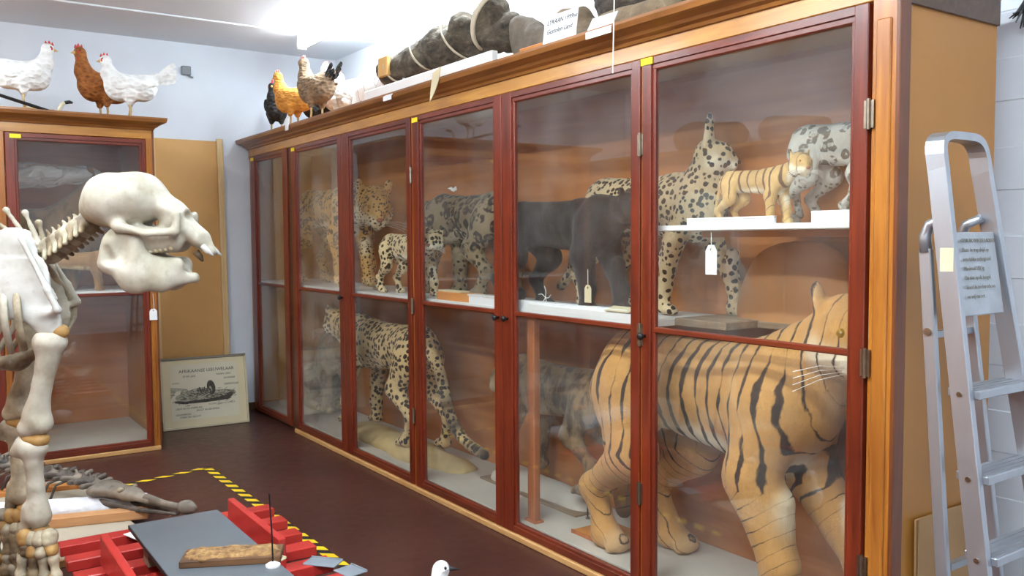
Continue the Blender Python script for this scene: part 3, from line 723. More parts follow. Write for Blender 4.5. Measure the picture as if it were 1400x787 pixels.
# on the wide cabinet
hen('black hen with raised tail at the end of the wide cabinet', (.30, .08, TOPZ), math.radians(-30), .95, F_BLACK, neck=.5, tail=1.2)
hen('golden hen standing on the wide cabinet between the black and grey hens', (.78, .06, TOPZ), math.radians(-150), 1.02, F_GOLD, comb=M_COMBP, neck=1.4)
hen('black hen with bright red face behind the golden hen', (.56, .38, TOPZ), math.radians(-150), 1.05, F_BLACK, neck=1.4)
hen('grey-brown speckled hen standing beside the white card on the wide cabinet', (1.27, .06, TOPZ), math.radians(-170), 1.12, F_GREY, F_BLACK, neck=1.3)
hen('tall white hen with pale comb behind the speckled hen', (.95, .42, TOPZ), math.radians(-160), 1.2, F_WHITE, comb=M_COMBP, neck=1.3)
hen('white hen with lowered head next to the cracked plaster cast', (1.27, .36, TOPZ), math.radians(-165), .95, F_WHITE, comb=M_COMBP, neck=.8)

# stick, hook and little box on the far cabinet
t = tag(B().tube([(.80, -2.35, 2.70), (.79, -2.0, 2.60), (.78, -1.76, 2.533)], .012, 8).obj('stick', M_BLACK), 'dark slanting stick lying behind the plump white hen', 'stick')
t = tag(B().box((.50, -2.12, TOPZ - .002), (.74, -1.72, TOPZ + .03), .004).obj('hen_plinth', W_GOLD), 'low brown wooden base under the plump white hen', 'base')
bpy.data.objects['hen'].location.z += .03
t = thing('curved_horn', 'small curved horn with black tip on the far cabinet', 'horn', (.66, -1.66, TOPZ))
B().tube([(0, -.03, .0), (0, -.02, .05), (0, .0, .085), (0, .02, .098)], [.014, .014, .013, .012], 8).obj('stem', mat('pale_horn', (200, 190, 160), .5), t, smooth=True)
B().tube([(0, .015, .097), (0, .05, .105), (0, .07, .10)], [.013, .013, .007], 8).obj('tip', M_BLACK, t, smooth=True)
B().box((-.03, -.03, -.001), (.03, .03, .01), .002).obj('foot', M_CREAM, t)
t = thing('small_box', 'small blue-grey cardboard box between the hens on the far cabinet', 'box', (.64, -1.53, TOPZ))
B().box((-.03, -.045, -.001), (.03, .045, .035), .003).obj('carton', mat('blue_grey_card', (92, 112, 134), .6), t)
B().box((-.031, -.046, .024), (.031, .046, .036), .002).obj('lid', mat('blue_grey_lid', (110, 130, 150), .6), t)

# ------------------------------------------------------------------ plaster cast, log, rocks on the wide cabinet
def rock(name, label, category, pts, amp, sc, seed, m, h=.012, group=None, k=.06):
    t0 = Vector(pts[0][0]); b = Blob()
    for a, c, ra, rb, e in pts: b.c(Vector(a) - t0, Vector(c) - t0, ra, rb, e)
    o = link_mesh(name, b.mesh(h, k=k, noise=(amp, sc, seed), attrs=False), m)
    o.location = t0; tag(o, label, category, group); return o
g = NT('cracked_plaster'); c = g.coord()
vo = g.new('ShaderNodeTexVoronoi', feature='DISTANCE_TO_EDGE'); vo.inputs['Scale'].default_value = 7
wv = g.new('ShaderNodeVectorMath', operation='MULTIPLY_ADD'); g.link(g.noise(c, 9, 3, out=1), wv.inputs[0]); wv.inputs[1].default_value = (.12,) * 3; g.link(c, wv.inputs[2]); g.link(wv.outputs[0], vo.inputs['Vector'])
ck = g.math('MULTIPLY', g.math('SUBTRACT', 1.0, g.smooth(vo.outputs['Distance'], .0, .022)), g.smooth(g.noise(c, 3, 2), .45, .55))
g.link(g.mix(ck, rgba((236, 236, 234)), rgba((70, 66, 62))), g.b.inputs['Base Color']); g.b.inputs['Roughness'].default_value = .8; M_PLASTER = g.m
rock('plaster_cast', 'bulky white plaster cast with dark cracks beside the hens', 'plaster cast',
     [((1.72, .34, 2.66), (2.25, .36, 2.72), .16, .2, (1, .9, 1)), ((1.55, .34, 2.62), (1.8, .34, 2.64), .10, .12, (1, .9, 1)), ((2.05, .42, 2.7), (2.2, .46, 2.66), .17, .13, (1, .6, 1))], .012, 18, 3, M_PLASTER, .016)
g = NT('fossil_bark'); c = g.coord((1, 2.2, 2.2)); n1 = g.noise(c, 9, 8, .7, .4); n2 = g.noise(c, 3, 3)
g.link(g.ramp(g.math('ADD', g.math('MULTIPLY', n1, .7), g.math('MULTIPLY', n2, .35)), [(.38, rgba((40, 34, 28))), (.55, rgba((92, 82, 68))), (.75, rgba((140, 128, 110)))]), g.b.inputs['Base Color'])
g.b.inputs['Roughness'].default_value = .9; g.bump(n1, .9, .02); M_BARK = g.m
g = NT('dark_rock'); c = g.coord((1, 1, 3)); n1 = g.noise(c, 8, 8, .7, .4)
g.link(g.ramp(n1, [(.35, rgba((36, 30, 26))), (.7, rgba((96, 84, 72)))]), g.b.inputs['Base Color']); g.b.inputs['Roughness'].default_value = .9; g.bump(n1, .9, .02); M_DROCK = g.m
M_GREYROCK = mat('grey_rock', (112, 102, 90), .9, .25, 9, .7, detail=8); M_TANROCK = mat('tan_rock', (122, 104, 82), .9, .25, 12, .6, detail=8)
M_STRAP = mat('canvas_strap', (196, 184, 160), .8, .06, 30)
def lift(o, z):
    """rest an object on height z"""
    m = min((o.matrix_basis @ v.co).z for v in o.data.vertices); o.location.z += z - m
t = thing('fossil_log', 'long grey fossil trunk strapped onto metal pins above a white plank', 'fossil', (3.06, .18, TOPZ - .03))
b = Blob(); Q = lambda x, z, y=.0: (x - 3.0, y, z - TOPZ)
b.c(Q(2.22, 2.795), Q(2.62, 2.81), .085, .095, (1, .9, 1)).c(Q(2.62, 2.81), Q(3.0, 2.84), .095, .125, (1, .9, 1)).c(Q(3.0, 2.82), Q(3.4, 2.80), .13, .11, (1, .9, 1)).c(Q(3.4, 2.80), Q(3.75, 2.755), .10, .085, (1, .9, 1))
b.s(Q(3.0, 2.90), .07).s(Q(3.28, 2.90, -.03), .085, (1.1, 1, 1)).s(Q(3.36, 2.86, -.08), .075).c(Q(3.55, 2.88, -.02), Q(3.62, 2.9, -.02), .10, .085, (1, 1, 1.1)).s(Q(3.75, 2.80, 0), .08)
b.s(Q(3.46, 2.86, -.09), .035, k=.02, cut=True).c(Q(3.15, 2.72, -.1), Q(3.6, 2.715, -.1), .03, .03, k=.03, cut=True)
link_mesh('trunk', b.mesh(.010, k=.022, noise=(.013, 30, 11), attrs=False), M_BARK, t)
def strap(x, z, r, a0, a1, tilt, y0=0.0):
    """band around the front of the trunk"""
    s_ = B(); pts = []
    for i in range(11):
        a = a0 + (a1 - a0) * i / 10
        pts.append(Vector((x - 3.0 + tilt * math.sin(a) * r, y0 - math.cos(a) * r * 1.0, z - TOPZ + math.sin(a) * r)))
    s_.tube(pts, .016, 6, flat=.35); s_.obj('strap', M_STRAP, t, smooth=True)
strap(2.36, 2.80, .100, -1.4, .5, -.5); strap(2.78, 2.83, .118, -1.4, .6, -.6); strap(3.24, 2.84, .150, -1.3, .5, -.7); strap(3.60, 2.86, .150, -1.4, .9, .6)
tg = B(); tg.box((2.28 - 3, -.105, 2.74 - TOPZ), (2.42 - 3, -.075, 2.87 - TOPZ), .004).obj('wrapping', mat('orange_paper', (206, 160, 96), .7), t)
for x, z in ((2.5, 2.74), (2.92, 2.72), (3.52, 2.74)): B().tube([(x - 3, -.02, .028), (x - 3, -.02, z - TOPZ + .04)], .010, 8).obj('pin', mat('grey_steel', (150, 152, 154), .4, metal=.7), t)
t = thing('white_plank', 'long white painted plank lying below the fossil trunk', 'plank', (3.1, -.03, TOPZ))
B().box((-.72, -.02, -.001), (.86, .02, .075), .004).obj('board', M_OFFW, t)
B().box((.28, -.024, .02), (.31, -.019, .05), .001).obj('hook', M_BRASS, t)
rk = 'rocks on the wide cabinet'
for nm, lb, pts, a_, sc_, sd, m_ in [
    ('rock', 'sloping grey rock slab between the fossil trunk and the written sign', [((3.93, .17, 2.72), (4.34, .14, 2.55), .075, .035, (1, .9, 1)), ((3.95, .18, 2.60), (4.22, .15, 2.56), .09, .06, (1, .8, 1))], .016, 22, 4, M_GREYROCK),
    ('rock', 'jagged tan rock with dark hollow behind the written sign', [((3.95, .44, 2.68), (4.36, .44, 2.66), .14, .11, (1, .8, 1)), ((4.02, .42, 2.80), (4.12, .42, 2.80), .07, .06, (1, 1, .8))], .024, 20, 5, M_TANROCK),
    ('rock', 'large dark layered rock above the white folded card', [((4.56, .36, 2.66), (5.4, .34, 2.64), .15, .16, (1, .9, 1)), ((4.46, .3, 2.74), (5.0, .3, 2.77), .07, .09, (1, 1, .8))], .02, 20, 6, M_DROCK),
    ('rock', 'rounded ribbed tan fossil lying below the dark layered rock', [((4.72, .10, 2.575), (5.15, .08, 2.57), .065, .055, (1, 1, 1))], .006, 45, 8, M_TANROCK)]:
    o = rock(nm, lb, 'rock', pts, a_, sc_, sd, m_, .012); lift(o, TOPZ - .003)
for nm in ('plaster_cast',): lift(bpy.data.objects[nm], TOPZ - .003)
t = thing('orange_wood_strip', 'short orange wooden strip next to the grey rock slab', 'wood strip', (4.28, .0, TOPZ)); B().box((-.12, -.012, -.001), (.10, .012, .04), .003).obj('strip', M_ORANGEW, t)
B().box((-.12, -.013, .036), (.10, .013, .046), .002).obj('edge', M_ORANGEW, t)
# written sign and cards
def card(name, label, x, y, z, w_, h_, tilt, m=M_WHITE, rz=0.0):
    t = thing(name, label, 'card', (x, y, z), rz)
    M = Matrix.Rotation(tilt, 4, 'X')
    B().box((-w_ / 2, -.002, -.002), (w_ / 2, .002, h_), 0, M).obj('sheet', m, t); return t, M
t, M = card('written_sign', 'white cardboard sign with black handwriting leaning on the rocks', 4.54, -.05, TOPZ, .255, .15, -.12)
Mt = M @ Matrix.Translation((-.105, -.003, .105)) @ Matrix.Rotation(math.pi / 2, 4, 'X')
text_mesh('LYRAAN 1999su', .033, Mt, M_INK, 'lettering', t, shear=.2)
text_mesh('Gestolen Land', .034, Mt @ Matrix.Translation((0, -.045, 0)), M_INK, 'lettering', t, shear=.3)
text_mesh('.  .  .', .03, Mt @ Matrix.Translation((.01, -.075, 0)), M_INK, 'lettering', t)
t, M = card('folded_card', 'blank white folded card hanging over the cornice below the dark rock', 4.90, -.105, TOPZ - .01, .17, .075, -.5)
B().box((-.085, -.006, -.03), (.085, -.002, .0), 0).obj('flap', M_WHITE, t)
t, M = card('small_card', 'tiny white card stuck on the cornice below the golden hen', 1.07, -.109, TOPZ - .01, .075, .06, -.1)
B().box((-.03, -.006, -.04), (.04, -.002, .0), 0).obj('flap', M_WHITE, t)
t, M = card('paper_slip', 'white paper slip folded over the cornice at the plank end', 2.86, -.112, TOPZ - .02, .11, .04, -.9)
B().box((-.055, -.006, -.03), (.055, -.002, .0), 0).obj('flap', M_WHITE, t)
t = thing('paper_feather', 'cream leaf-shaped paper hanging from the white plank', 'paper', (3.46, -.115, TOPZ))
B().prism([(.07, 0, .05), (-.02, 0, .03), (-.045, 0, -.05), (-.06, 0, -.13), (0, 0, -.08), (.045, 0, -.02)], (0, .004, 0)).obj('sheet', M_CREAM, t)
t = tag(B().tube([(5.02, -.13, 2.30), (5.035, -.135, 2.6), (5.06, -.13, CEIL - .0)], .0028, 6).obj('hanging_string', M_STRING), 'thin white string hanging in front of the wide cabinet', 'string')

# ------------------------------------------------------------------ small things in the wide cabinet
def tagcard(label, x, y, z, drop, w_=.05, h_=.085, m=M_WHITE, rz=0.0):
    t = thing('specimen_tag', label, 'tag', (x, y, z), rz)
    B().tube([(0, 0, drop), (.006, -.004, drop * .5), (0, 0, h_ - .008)], .0016, 5).obj('string', M_STRING, t)
    B().prism([(-w_ / 2, 0, 0), (w_ / 2, 0, 0), (w_ / 2, 0, h_ * .8), (w_ * .25, 0, h_), (-w_ * .25, 0, h_), (-w_ / 2, 0, h_ * .8)], (0, .002, 0)).obj('label_card', m, t)
    B().tube([(0, -.002, h_ * .85), (0, .004, h_ * .85)], .005, 8).obj('eyelet', M_BRASS, t)
    return t
tagcard('white specimen tag hanging from the upper shelf below the tiger cub', 5.43, .035, 1.45, .17, .06, .12)
tagcard('pale specimen tag hanging at the panther front leg', 4.62, .06, 1.29, .16, .05, .085, M_CREAM)
tagcard('white specimen tag hanging from the cheetah foreleg', 1.72, .12, .20, .2, .06, .10)
tagcard('white specimen tag tied to the door stile of the far cabinet', .87, -1.115, 1.0, .2, .055, .085, rz=math.pi / 2)
t = thing('paper_tray', 'long white card box on the shelf under the black panther', 'box', (4.52, .070, SHZ))
B().box((-.48, -.03, -.001), (.40, .03, .045), .002).obj('tray', M_WHITE, t); B().box((-.36, -.036, -.001), (.44, -.028, .03), .001).obj('flap', M_OFFW, t)
t = thing('paper_tray', 'white card box on the shelf below the clouded leopard tail', 'box', (3.70, .070, SHZ))
B().box((-.14, -.03, -.001), (.24, .03, .05), .002).obj('tray', M_WHITE, t); B().box((-.15, -.034, .044), (.25, .034, .052), .001).obj('lid', M_OFFW, t)
t = thing('paper_tray', 'white card box on the upper shelf under the tiger cub', 'box', (5.48, .058, 1.652)); B().box((-.2, -.008, -.001), (.25, .004, .026), .001).obj('tray', M_WHITE, t); B().box((-.2, -.010, .02), (.25, .005, .028), .001).obj('lid', M_WHITE, t)
t = thing('paper_tray', 'white card box on the upper shelf beside the leopard cub', 'box', (6.0, .10, 1.652)); B().box((-.13, -.02, -.001), (.2, .02, .04), .001).obj('tray', M_WHITE, t); B().box((-.13, -.022, .034), (.2, .022, .042), .001).obj('lid', M_WHITE, t)
for x0, x1, lb in ((3.15, 3.55, 'brown wooden block behind the white card box on the shelf'), (4.78, 4.95, 'cream folded note lying by the panther front paws')):
    t = thing('wooden_block' if x0 < 4 else 'folded_note', lb, 'block' if x0 < 4 else 'note', ((x0 + x1) / 2, .10 if x0 < 4 else .07, SHZ))
    w_ = (x1 - x0) / 2
    if x0 < 4: B().box((-w_, -.04, -.001), (w_, .06, .05), .004).obj('timber', M_ORANGEW, t); B().box((-w_ - .002, -.03, .05), (w_ * .3, .04, .06), .002).obj('slip', M_CREAM, t)
    else: B().box((-w_, -.03, .045), (w_, .03, .05), .001, Matrix.Rotation(.3, 4, 'X')).obj('sheet', M_CREAM, t); B().box((-w_, .0, -.001), (w_, .004, .05)).obj('flap', M_CREAM, t)
t = thing('wooden_post', 'upright orange-brown wooden post inside the cabinet beside the hyena', 'post', (4.135, .085, FLZ))
B().box((-.032, -.02, -.001), (.032, .02, 1.12), .004).obj('post', W_POST, t); B().box((-.05, -.03, -.001), (.05, .03, .012), .002).obj('foot', W_POST, t)
# rock-like base of the cheetah, plank below tiger, hyena pins
M_SAND = mat('sandy_plaster', (196, 172, 124), .85, .12, 8, .5)
b = Blob().c((-.55, 0, 0.02), (.35, 0, .02), .18, .20, (1, .75, .4)).c((.3, 0, .0), (.75, .05, .0), .19, .16, (1, .75, .35))
o = link_mesh('sandy_base', b.mesh(.014, k=.05, noise=(.008, 18, 2), attrs=False), M_SAND); o.location = (2.2, .26, FLZ); tag(o, 'sandy plaster mound under the cheetah', 'base')
t = thing('mount_board', 'brown wooden board under the tiger hind paw', 'board', (4.55, .26, FLZ)); B().box((-.16, -.12, -.001), (.2, .14, .014), .003).obj('board', M_ORANGEW, t); B().box((-.16, -.125, -.001), (.2, -.118, .018), .001).obj('edge', W_POST, t)
t = thing('mounting_pin', 'thin steel rod under the raised hyena foot', 'rod', (4.27, .345, FLZ)); B().tube([(0, 0, -.001), (0, 0, .135)], .004, 6).obj('rod', M_BLACK, t); B().lathe([(.012, -.001), (.012, .006), (.006, .01)], 8).obj('nut', M_BRASS, t)
t = thing('hyena_base', 'pale plaster base below the hyena', 'base', (3.80, .44, FLZ)); b = Blob().c((-.4, 0, .0), (.3, 0, .0), .15, .12, (1, .8, .7)); link_mesh('mound', b.mesh(.014, k=.04, noise=(.006, 18, 9), attrs=False), M_PALEFLOOR, t)
B().box((-.55, -.14, -.001), (.42, .12, .012), .003).obj('board', W_ROUGH, t)

o = link_mesh('tan_mound', Blob().c((-.10, 0, .0), (.10, 0, .0), .30, .28, (.8, .26, 1.05)).c((0, 0, 0), (0, 0, .1), .2, .2, (1, .3, 1)).mesh(.014, k=.05, noise=(.004, 12, 2), attrs=False), mat('tan_papier_mache', (182, 128, 78), .75, .08, 4, .15))
o.data.transform(Matrix.Scale(1, 4)); bmm = bmesh.new(); bmm.from_mesh(o.data); bmesh.ops.bisect_plane(bmm, geom=bmm.verts[:] + bmm.edges[:] + bmm.faces[:], plane_co=(0, 0, 0), plane_no=(0, 0, -1), clear_outer=True); bmm.to_mesh(o.data); bmm.free()
o.location = (5.52, .49, 1.234); tag(o, 'rounded tan mound on the rough shelf behind the tiger head', 'mound')
t = thing('string_tie', 'loose white string knot with paper tag at the panther hind paw', 'string', (4.30, .045, SHZ + .05))
for k in range(5): B().tube([(0, 0, .02), (.03 * math.cos(k * 1.3), -.004, .02 + .035 * math.sin(k * 1.3)), (.055 * math.cos(k * 1.3 + .3), -.006, .02 + .06 * math.sin(k * 1.3 + .3))], .0018, 5).obj('strand', M_STRING, t)
B().box((-.05, -.004, -.06), (-.005, -.002, -.005), 0).obj('paper_tag', M_WHITE, t)
t = thing('paper_ribbon', 'scrap of white paper ribbon tied on the back of the clouded leopard', 'ribbon', (2.84, .36, SHZ + .70))
B().prism([(-.06, 0, .01), (-.01, 0, .018), (.01, 0, .006), (.05, 0, .02), (.06, 0, -.004), (.02, 0, -.016), (-.02, 0, .002)], (0, .003, 0)).obj('ribbon', M_WHITE, t); B().sphere((.0, 0, .0), .012, (1, .6, .8), 8).obj('knot', M_WHITE, t)

# ------------------------------------------------------------------ elephant calf skeleton (local x = the way it faces, z up)
SKO = Vector((3.405, -2.231, 0)); SKA = math.atan2(.8239, .5667)
sk = thing('elephant_skeleton', 'mounted skeleton of a young elephant with pale skull and brown joints', 'skeleton', SKO, SKA)
def S(px, py, y=0.0):
    # photo measurements, scaled for how far the near side of the animal stands in front of its middle plane
    d = 4.0 + min(-abs(y), -.09)
    return (((px - 700) * d + 660 * 4.0) / 1198.3, y, .078 + ((393.5 - py) * d + 393.5 * 4.0) / 1198.3)
R_ = lambda p: p / 299.6
def bone_mat(name, a, b, c_=None, lo=.35, hi=.7):
    g = NT(name); c = g.coord(); n = g.noise(c, 7, 5, .6); n2 = g.noise(c, 26, 3)
    col = g.ramp(n, [(lo, rgba(a)), (hi, rgba(b))])
    if c_: col = g.mix(g.math('MULTIPLY', g.smooth(n2, .5, .75), .28), col, rgba(c_))
    g.link(col, g.b.inputs['Base Color']); g.b.inputs['Roughness'].default_value = .6; g.bump(n2, .18, .006); return g.m
BONE = bone_mat('pale_bone', (158, 150, 130), (190, 184, 170), (124, 110, 86))
BONE_W = bone_mat('bleached_bone', (176, 174, 166), (198, 198, 194), (148, 140, 124))
BONE_Y = bone_mat('yellow_cartilage', (140, 102, 52), (180, 142, 84))
BONE_D = bone_mat('brown_stained_bone', (84, 66, 46), (166, 146, 112), (60, 46, 34))
BONE_G = bone_mat('greyish_bone', (120, 108, 88), (196, 184, 156), (84, 70, 52))
def blob_part(name, b, m, parent, h=.009, k=.025, noise=None): return link_mesh(name, b.mesh(h, k=k, noise=noise, attrs=False), m, parent)
# cranium
b = Blob()
for y in (-1, 1):
    b.c(S(163, 275, y * .045), S(190, 272, y * .04), R_(37), R_(34)).s(S(141, 284, y * .04), R_(20))
    b.c(S(178, 310, y * .125), S(214, 318, y * .14), R_(6), R_(5.5), k=.012).c(S(214, 318, y * .14), S(252, 317, y * .115), R_(5.5), R_(5.5), k=.012)
    b.c(S(252, 317, y * .115), S(256, 294, y * .105), R_(5.5), R_(5), k=.012).c(S(178, 310, y * .125), S(168, 300, y * .08), R_(7), R_(9))
    b.c(S(200, 325, y * .05), S(246, 328, y * .045), R_(17), R_(13)).c(S(214, 338, y * .05), S(246, 337, y * .04), R_(8), R_(7))
b.c(S(198, 268), S(240, 288), R_(29), R_(14), (1, 1.5, 1)).c(S(240, 288), S(256, 293), R_(12), R_(8), (1, 2.2, 1))
b.c(S(240, 306), S(252, 310), R_(16), R_(12), (1, 1.4, 1))
b.c(S(254, 304), S(276, 327), R_(13), R_(11), (1, 1.7, 1)).c(S(276, 327), S(293, 345), R_(10.5), R_(5.5), (1, 1.6, 1))
for y in (-1, 1):
    b.c(S(206, 304, y * .165), S(244, 303, y * .15), R_(10), R_(8), cut=True, k=.025)
    b.s(S(178, 295, y * .145), R_(4.5), cut=True, k=.008).s(S(198, 298, y * .15), R_(3), cut=True, k=.006)
    b.s(S(130, 272, y * .075), R_(3), cut=True, k=.006).s(S(124, 289, y * .05), R_(3), cut=True, k=.006)
b.c(S(264, 296, 0), S(280, 300, 0), R_(7), R_(7), (1, 2, 1), cut=True, k=.02)
b.s(S(116, 308), R_(10), cut=True, k=.02)
blob_part('cranium', b, BONE, sk, .008, .03, (.0018, 40, 4))
# lower jaw
b = Blob()
for y in (-1, 1):
    b.c(S(174, 322, y * .105), S(180, 352, y * .11), R_(11), R_(17), (1, .5, 1)).c(S(180, 352, y * .11), S(196, 378, y * .10), R_(24), R_(18), (1, .45, 1))
    b.c(S(196, 376, y * .10), S(230, 380, y * .075), R_(20), R_(16), (1, .6, 1)).c(S(230, 380, y * .075), S(266, 380, y * .012), R_(16), R_(6), (1, .7, 1))
    b.c(S(198, 332, y * .10), S(205, 366, y * .09), R_(12), R_(16), (1, .5, 1)).c(S(164, 330, y * .105), S(160, 360, y * .10), R_(7), R_(11), (1, .5, 1)).c(S(212, 364, y * .085), S(248, 363, y * .05), R_(13), R_(11), (1, .6, 1))
    b.s(S(176, 344, y * .15), R_(11), (1, 1, 1.6), cut=True, k=.03) if y else None
b.c(S(158, 340, -.14), S(162, 352, -.14), R_(6), R_(9), cut=True, k=.015)
blob_part('mandible', b, BONE, sk, .008, .025, (.0015, 40, 6))
b = Blob()
for y in (-1, 1):
    for i in range(5): b.c(S(216 + i * 7, 336, y * .06), S(216 + i * 7, 344 - i * 1.2, y * .06), R_(4), R_(3.6), (1, 1.6, 1), k=.004)
blob_part('teeth', b, bone_mat('ivory_teeth', (196, 184, 150), (224, 214, 184)), sk, .006, .006)
for y in (-1, 1): B().tube([S(284, 337, y * .045), S(291, 344, y * .05), S(299, 350, y * .052)], [R_(4), R_(4), R_(1.2)], 10).obj('tusk', BONE_W, sk, smooth=True)
B().tube([S(270, 345, .0), S(276, 352, 0), S(279, 358, 0)], [R_(5), R_(4), R_(1.5)], 8).obj('palate_process', BONE_D, sk, smooth=True)
# neck vertebrae
for i in range(8):
    u = i / 7; cx = 122 - 50 * u; cy = 306 + 36 * u; d = Vector((-.81, 0, -.58))
    b = Blob(); c0 = Vector(S(cx, cy)); a = c0 - d * .007; e = c0 + d * .007
    b.c(a[:], e[:], R_(15 + 2 * u), R_(15 + 2 * u), (1, 1.1, 1), k=.01)
    up_ = Vector((-.45, 0, .8)); b.c((c0 + up_ * .04)[:], (c0 + up_ * (.075 + .02 * u))[:], .012, .006, k=.012)
    for y in (-1, 1): b.c((c0 + Vector((0, y * .04, 0)))[:], (c0 + Vector((.02, y * .10, -.035)))[:], .018, .011, k=.012)
    b.c((c0 + Vector((.01, 0, .0)) - d * .03)[:], (c0 + d * .03)[:], R_(6), R_(6), cut=True, k=.006)
    blob_part('neck_vertebra', b, BONE_G if i % 2 else BONE_D, sk, .0075, .012, (.002, 60, i))
# back vertebrae with spines running out of view
sp = [((66, 345), (56, 303)), ((58, 340), (38, 290)), ((48, 338), (12, 286)), ((38, 336), (-8, 296)), ((26, 336), (-22, 302)), ((12, 337), (-36, 310)), ((-2, 338), (-50, 314)), ((-18, 340), (-64, 320)), ((-34, 342), (-80, 326)), ((-50, 345), (-94, 332))]
for i, (p, q) in enumerate(sp):
    b = Blob(); b.s(S(*p), R_(11), (1, 1.2, 1)).c(S(*p), S(*q), R_(4.5), R_(3), (1, .8, 1), k=.01).s(S(*q), R_(4.5), (1.1, .8, .9), k=.012)
    for y in (-1, 1): b.c(S(*p), S(p[0], p[1] - 4, y * .075), R_(5), R_(4), k=.01)
    blob_part('back_vertebra', b, BONE if i % 3 else BONE_G, sk, .009, .015, (.0015, 50, i))
# shoulder blades
def scapula(y, dx, m):
    b = Blob(); F = (1, .16, 1)
    b.c(S(26 + dx, 345, y), S(34 + dx, 400, y * 1.15), R_(21), R_(26), F).c(S(34 + dx, 400, y * 1.15), S(68 + dx, 432, y * 1.15), R_(28), R_(17), F).c(S(40 + dx, 340, y), S(62 + dx, 400, y * 1.1), R_(18), R_(18), F)
    b.c(S(68 + dx, 430, y * 1.15), S(78 + dx, 442, y * 1.1), R_(15), R_(14), (1, .55, 1)).c(S(46 + dx, 322, y * 1.25), S(80 + dx, 392, y * 1.4), R_(3.5), R_(4), (1, .9, 1), k=.015).c(S(80 + dx, 392, y * 1.4), S(92 + dx, 418, y * 1.45), R_(4.5), R_(4), k=.015)
    b.c(S(74 + dx, 425, y * 1.2), S(93 + dx, 420, y * 1.4), R_(6), R_(4), k=.02)
    b.s(S(36 + dx, 462, y * 1.15), R_(27), (1, 2, 1), cut=True, k=.02)
    blob_part('shoulder_blade', b, m, sk, .008, .03, (.0012, 40, 3))
scapula(-.16, 0, BONE_W); scapula(.16, -45, BONE)
def foreleg(y, dx, m, fwd=0.0):
    b = Blob()
    b.c(S(74 + dx, 463, y), S(90 + dx, 462, y), R_(15), R_(11), (1, 1.1, 1)).c(S(82 + dx, 466, y), S(68 + dx, 520, y), R_(17), R_(11)).c(S(68 + dx, 520, y), S(56 + dx, 562, y), R_(10), R_(15)).c(S(46 + dx, 580, y), S(64 + dx, 575, y), R_(12), R_(13), (1, 1.2, 1)).c(S(72 + dx, 530, y), S(70 + dx, 575, y), R_(4), R_(7))
    blob_part('upper_arm', b, m, sk, .0085, .03, (.0012, 40, 7))
    b = Blob().c(S(78 + dx, 452, y), S(96 + dx, 447, y), R_(8), R_(7), (1, 1.1, 1)).s(S(98 + dx, 450, y), R_(8)); blob_part('joint_cartilage', b, BONE_Y, sk, .009, .02)
    b = Blob().s(S(62 + dx, 596, y), R_(11), (1.1, 1.2, .9)).s(S(48 + dx, 594, y), R_(9), (1.1, 1.3, .9)); blob_part('joint_cartilage', b, BONE_Y, sk, .009, .015)
    b = Blob()
    b.c(S(44 + dx, 606, y), S(62 + dx, 607, y), R_(13), R_(10), (1, 1.1, 1)).c(S(52 + dx, 612, y), S(54 + dx, 660, y), R_(13), R_(9)).c(S(54 + dx, 660, y), S(56 + dx, 700, y), R_(9), R_(17), (1, .9, 1)).c(S(40 + dx, 600, y), S(30 + dx, 612, y), R_(10), R_(8))
    b.c(S(44 + dx, 690, y), S(37 + dx, 722, y), R_(9), R_(6.5), k=.02)
    blob_part('lower_arm', b, m, sk, .0085, .03, (.0012, 40, 8))
    B().sphere(S(60 + dx, 722, y), R_(11), (1, 1.1, .9), 10).obj('joint_cartilage', BONE_Y, sk, smooth=True)
    r0 = random.Random(5 + int(dx))
    for row, (py0, l_, ra, rb) in enumerate(((728, 5, 10, 9), (744, 5, 9.5, 9), (758, 24, 6, 5.5), (786, 8, 7.5, 6.5), (800, 6, 8, 8))):
        for i in range(4):
            for j in range(2):
                px = 37 + dx + i * 11 + r0.uniform(-2, 2) + (i - 1.5) * (2 if row > 1 else 0); py = py0 + r0.uniform(-2, 2); yy = y + (j - .5) * (.06 + .012 * row)
                bb = Blob().c(S(px, py, yy), S(px + (i - 1.5) * (2.0 if row > 1 else .5) + r0.uniform(-1, 1), py + l_, yy * 1.03), R_(ra * r0.uniform(.85, 1.1)), R_(rb * r0.uniform(.85, 1.1)), (1, 1.1, 1))
                if row == 2: bb.s(S(px, py, yy), R_(7.2)).s(S(px + (i - 1.5) * 2, py + l_, yy * 1.03), R_(7.5))
                blob_part('foot_bone', bb, r0.choice([BONE_D, BONE_G, BONE_D, BONE_G, BONE_Y]), sk, .0085, .012, (.003, 60, row + i))
    B().lathe([(.002, .0), (.11, -.001), (.115, .012), (.10, .022), (.002, .024)], 18, Matrix.Translation((S(56 + dx, 787)[0], y, 0))).obj('foot_block', W_DARK, sk)
foreleg(-.17, 0, BONE); foreleg(.17, -82, BONE_G)
# ribs and breastbone
for i in range(9):
    for y in (-1, 1):
        x0 = 46 - i * 17; pts = []; rs = []
        for j in range(9):
            u = j / 8; yy = y * (.05 + .20 * math.sin(min(1, u * 1.25) * math.pi * .5) - .10 * max(0, u - .7) / .3)
            pts.append(S(x0 - 8 * math.sin(u * math.pi) - i * 1.5 * u, 342 + (132 + 4 * min(i, 4)) * u, yy)); rs.append(R_(5.2 - 1.2 * abs(u - .4)))
        B().tube(pts, rs, 7, flat=.65).obj('rib', BONE if i % 2 else BONE_G, sk, smooth=True)
b = Blob().c(S(52, 478), S(20, 495), R_(6), R_(10), (1, 2.2, 1)).c(S(20, 495), S(-60, 500), R_(10), R_(8), (1, 2.2, 1)); blob_part('breastbone', b, BONE_D, sk, .01, .03, (.002, 40, 2))
B().tube([S(-60, 500, 0), S(-60, 815, 0)], .012, 8).obj('support_rod', M_BLACK, sk)
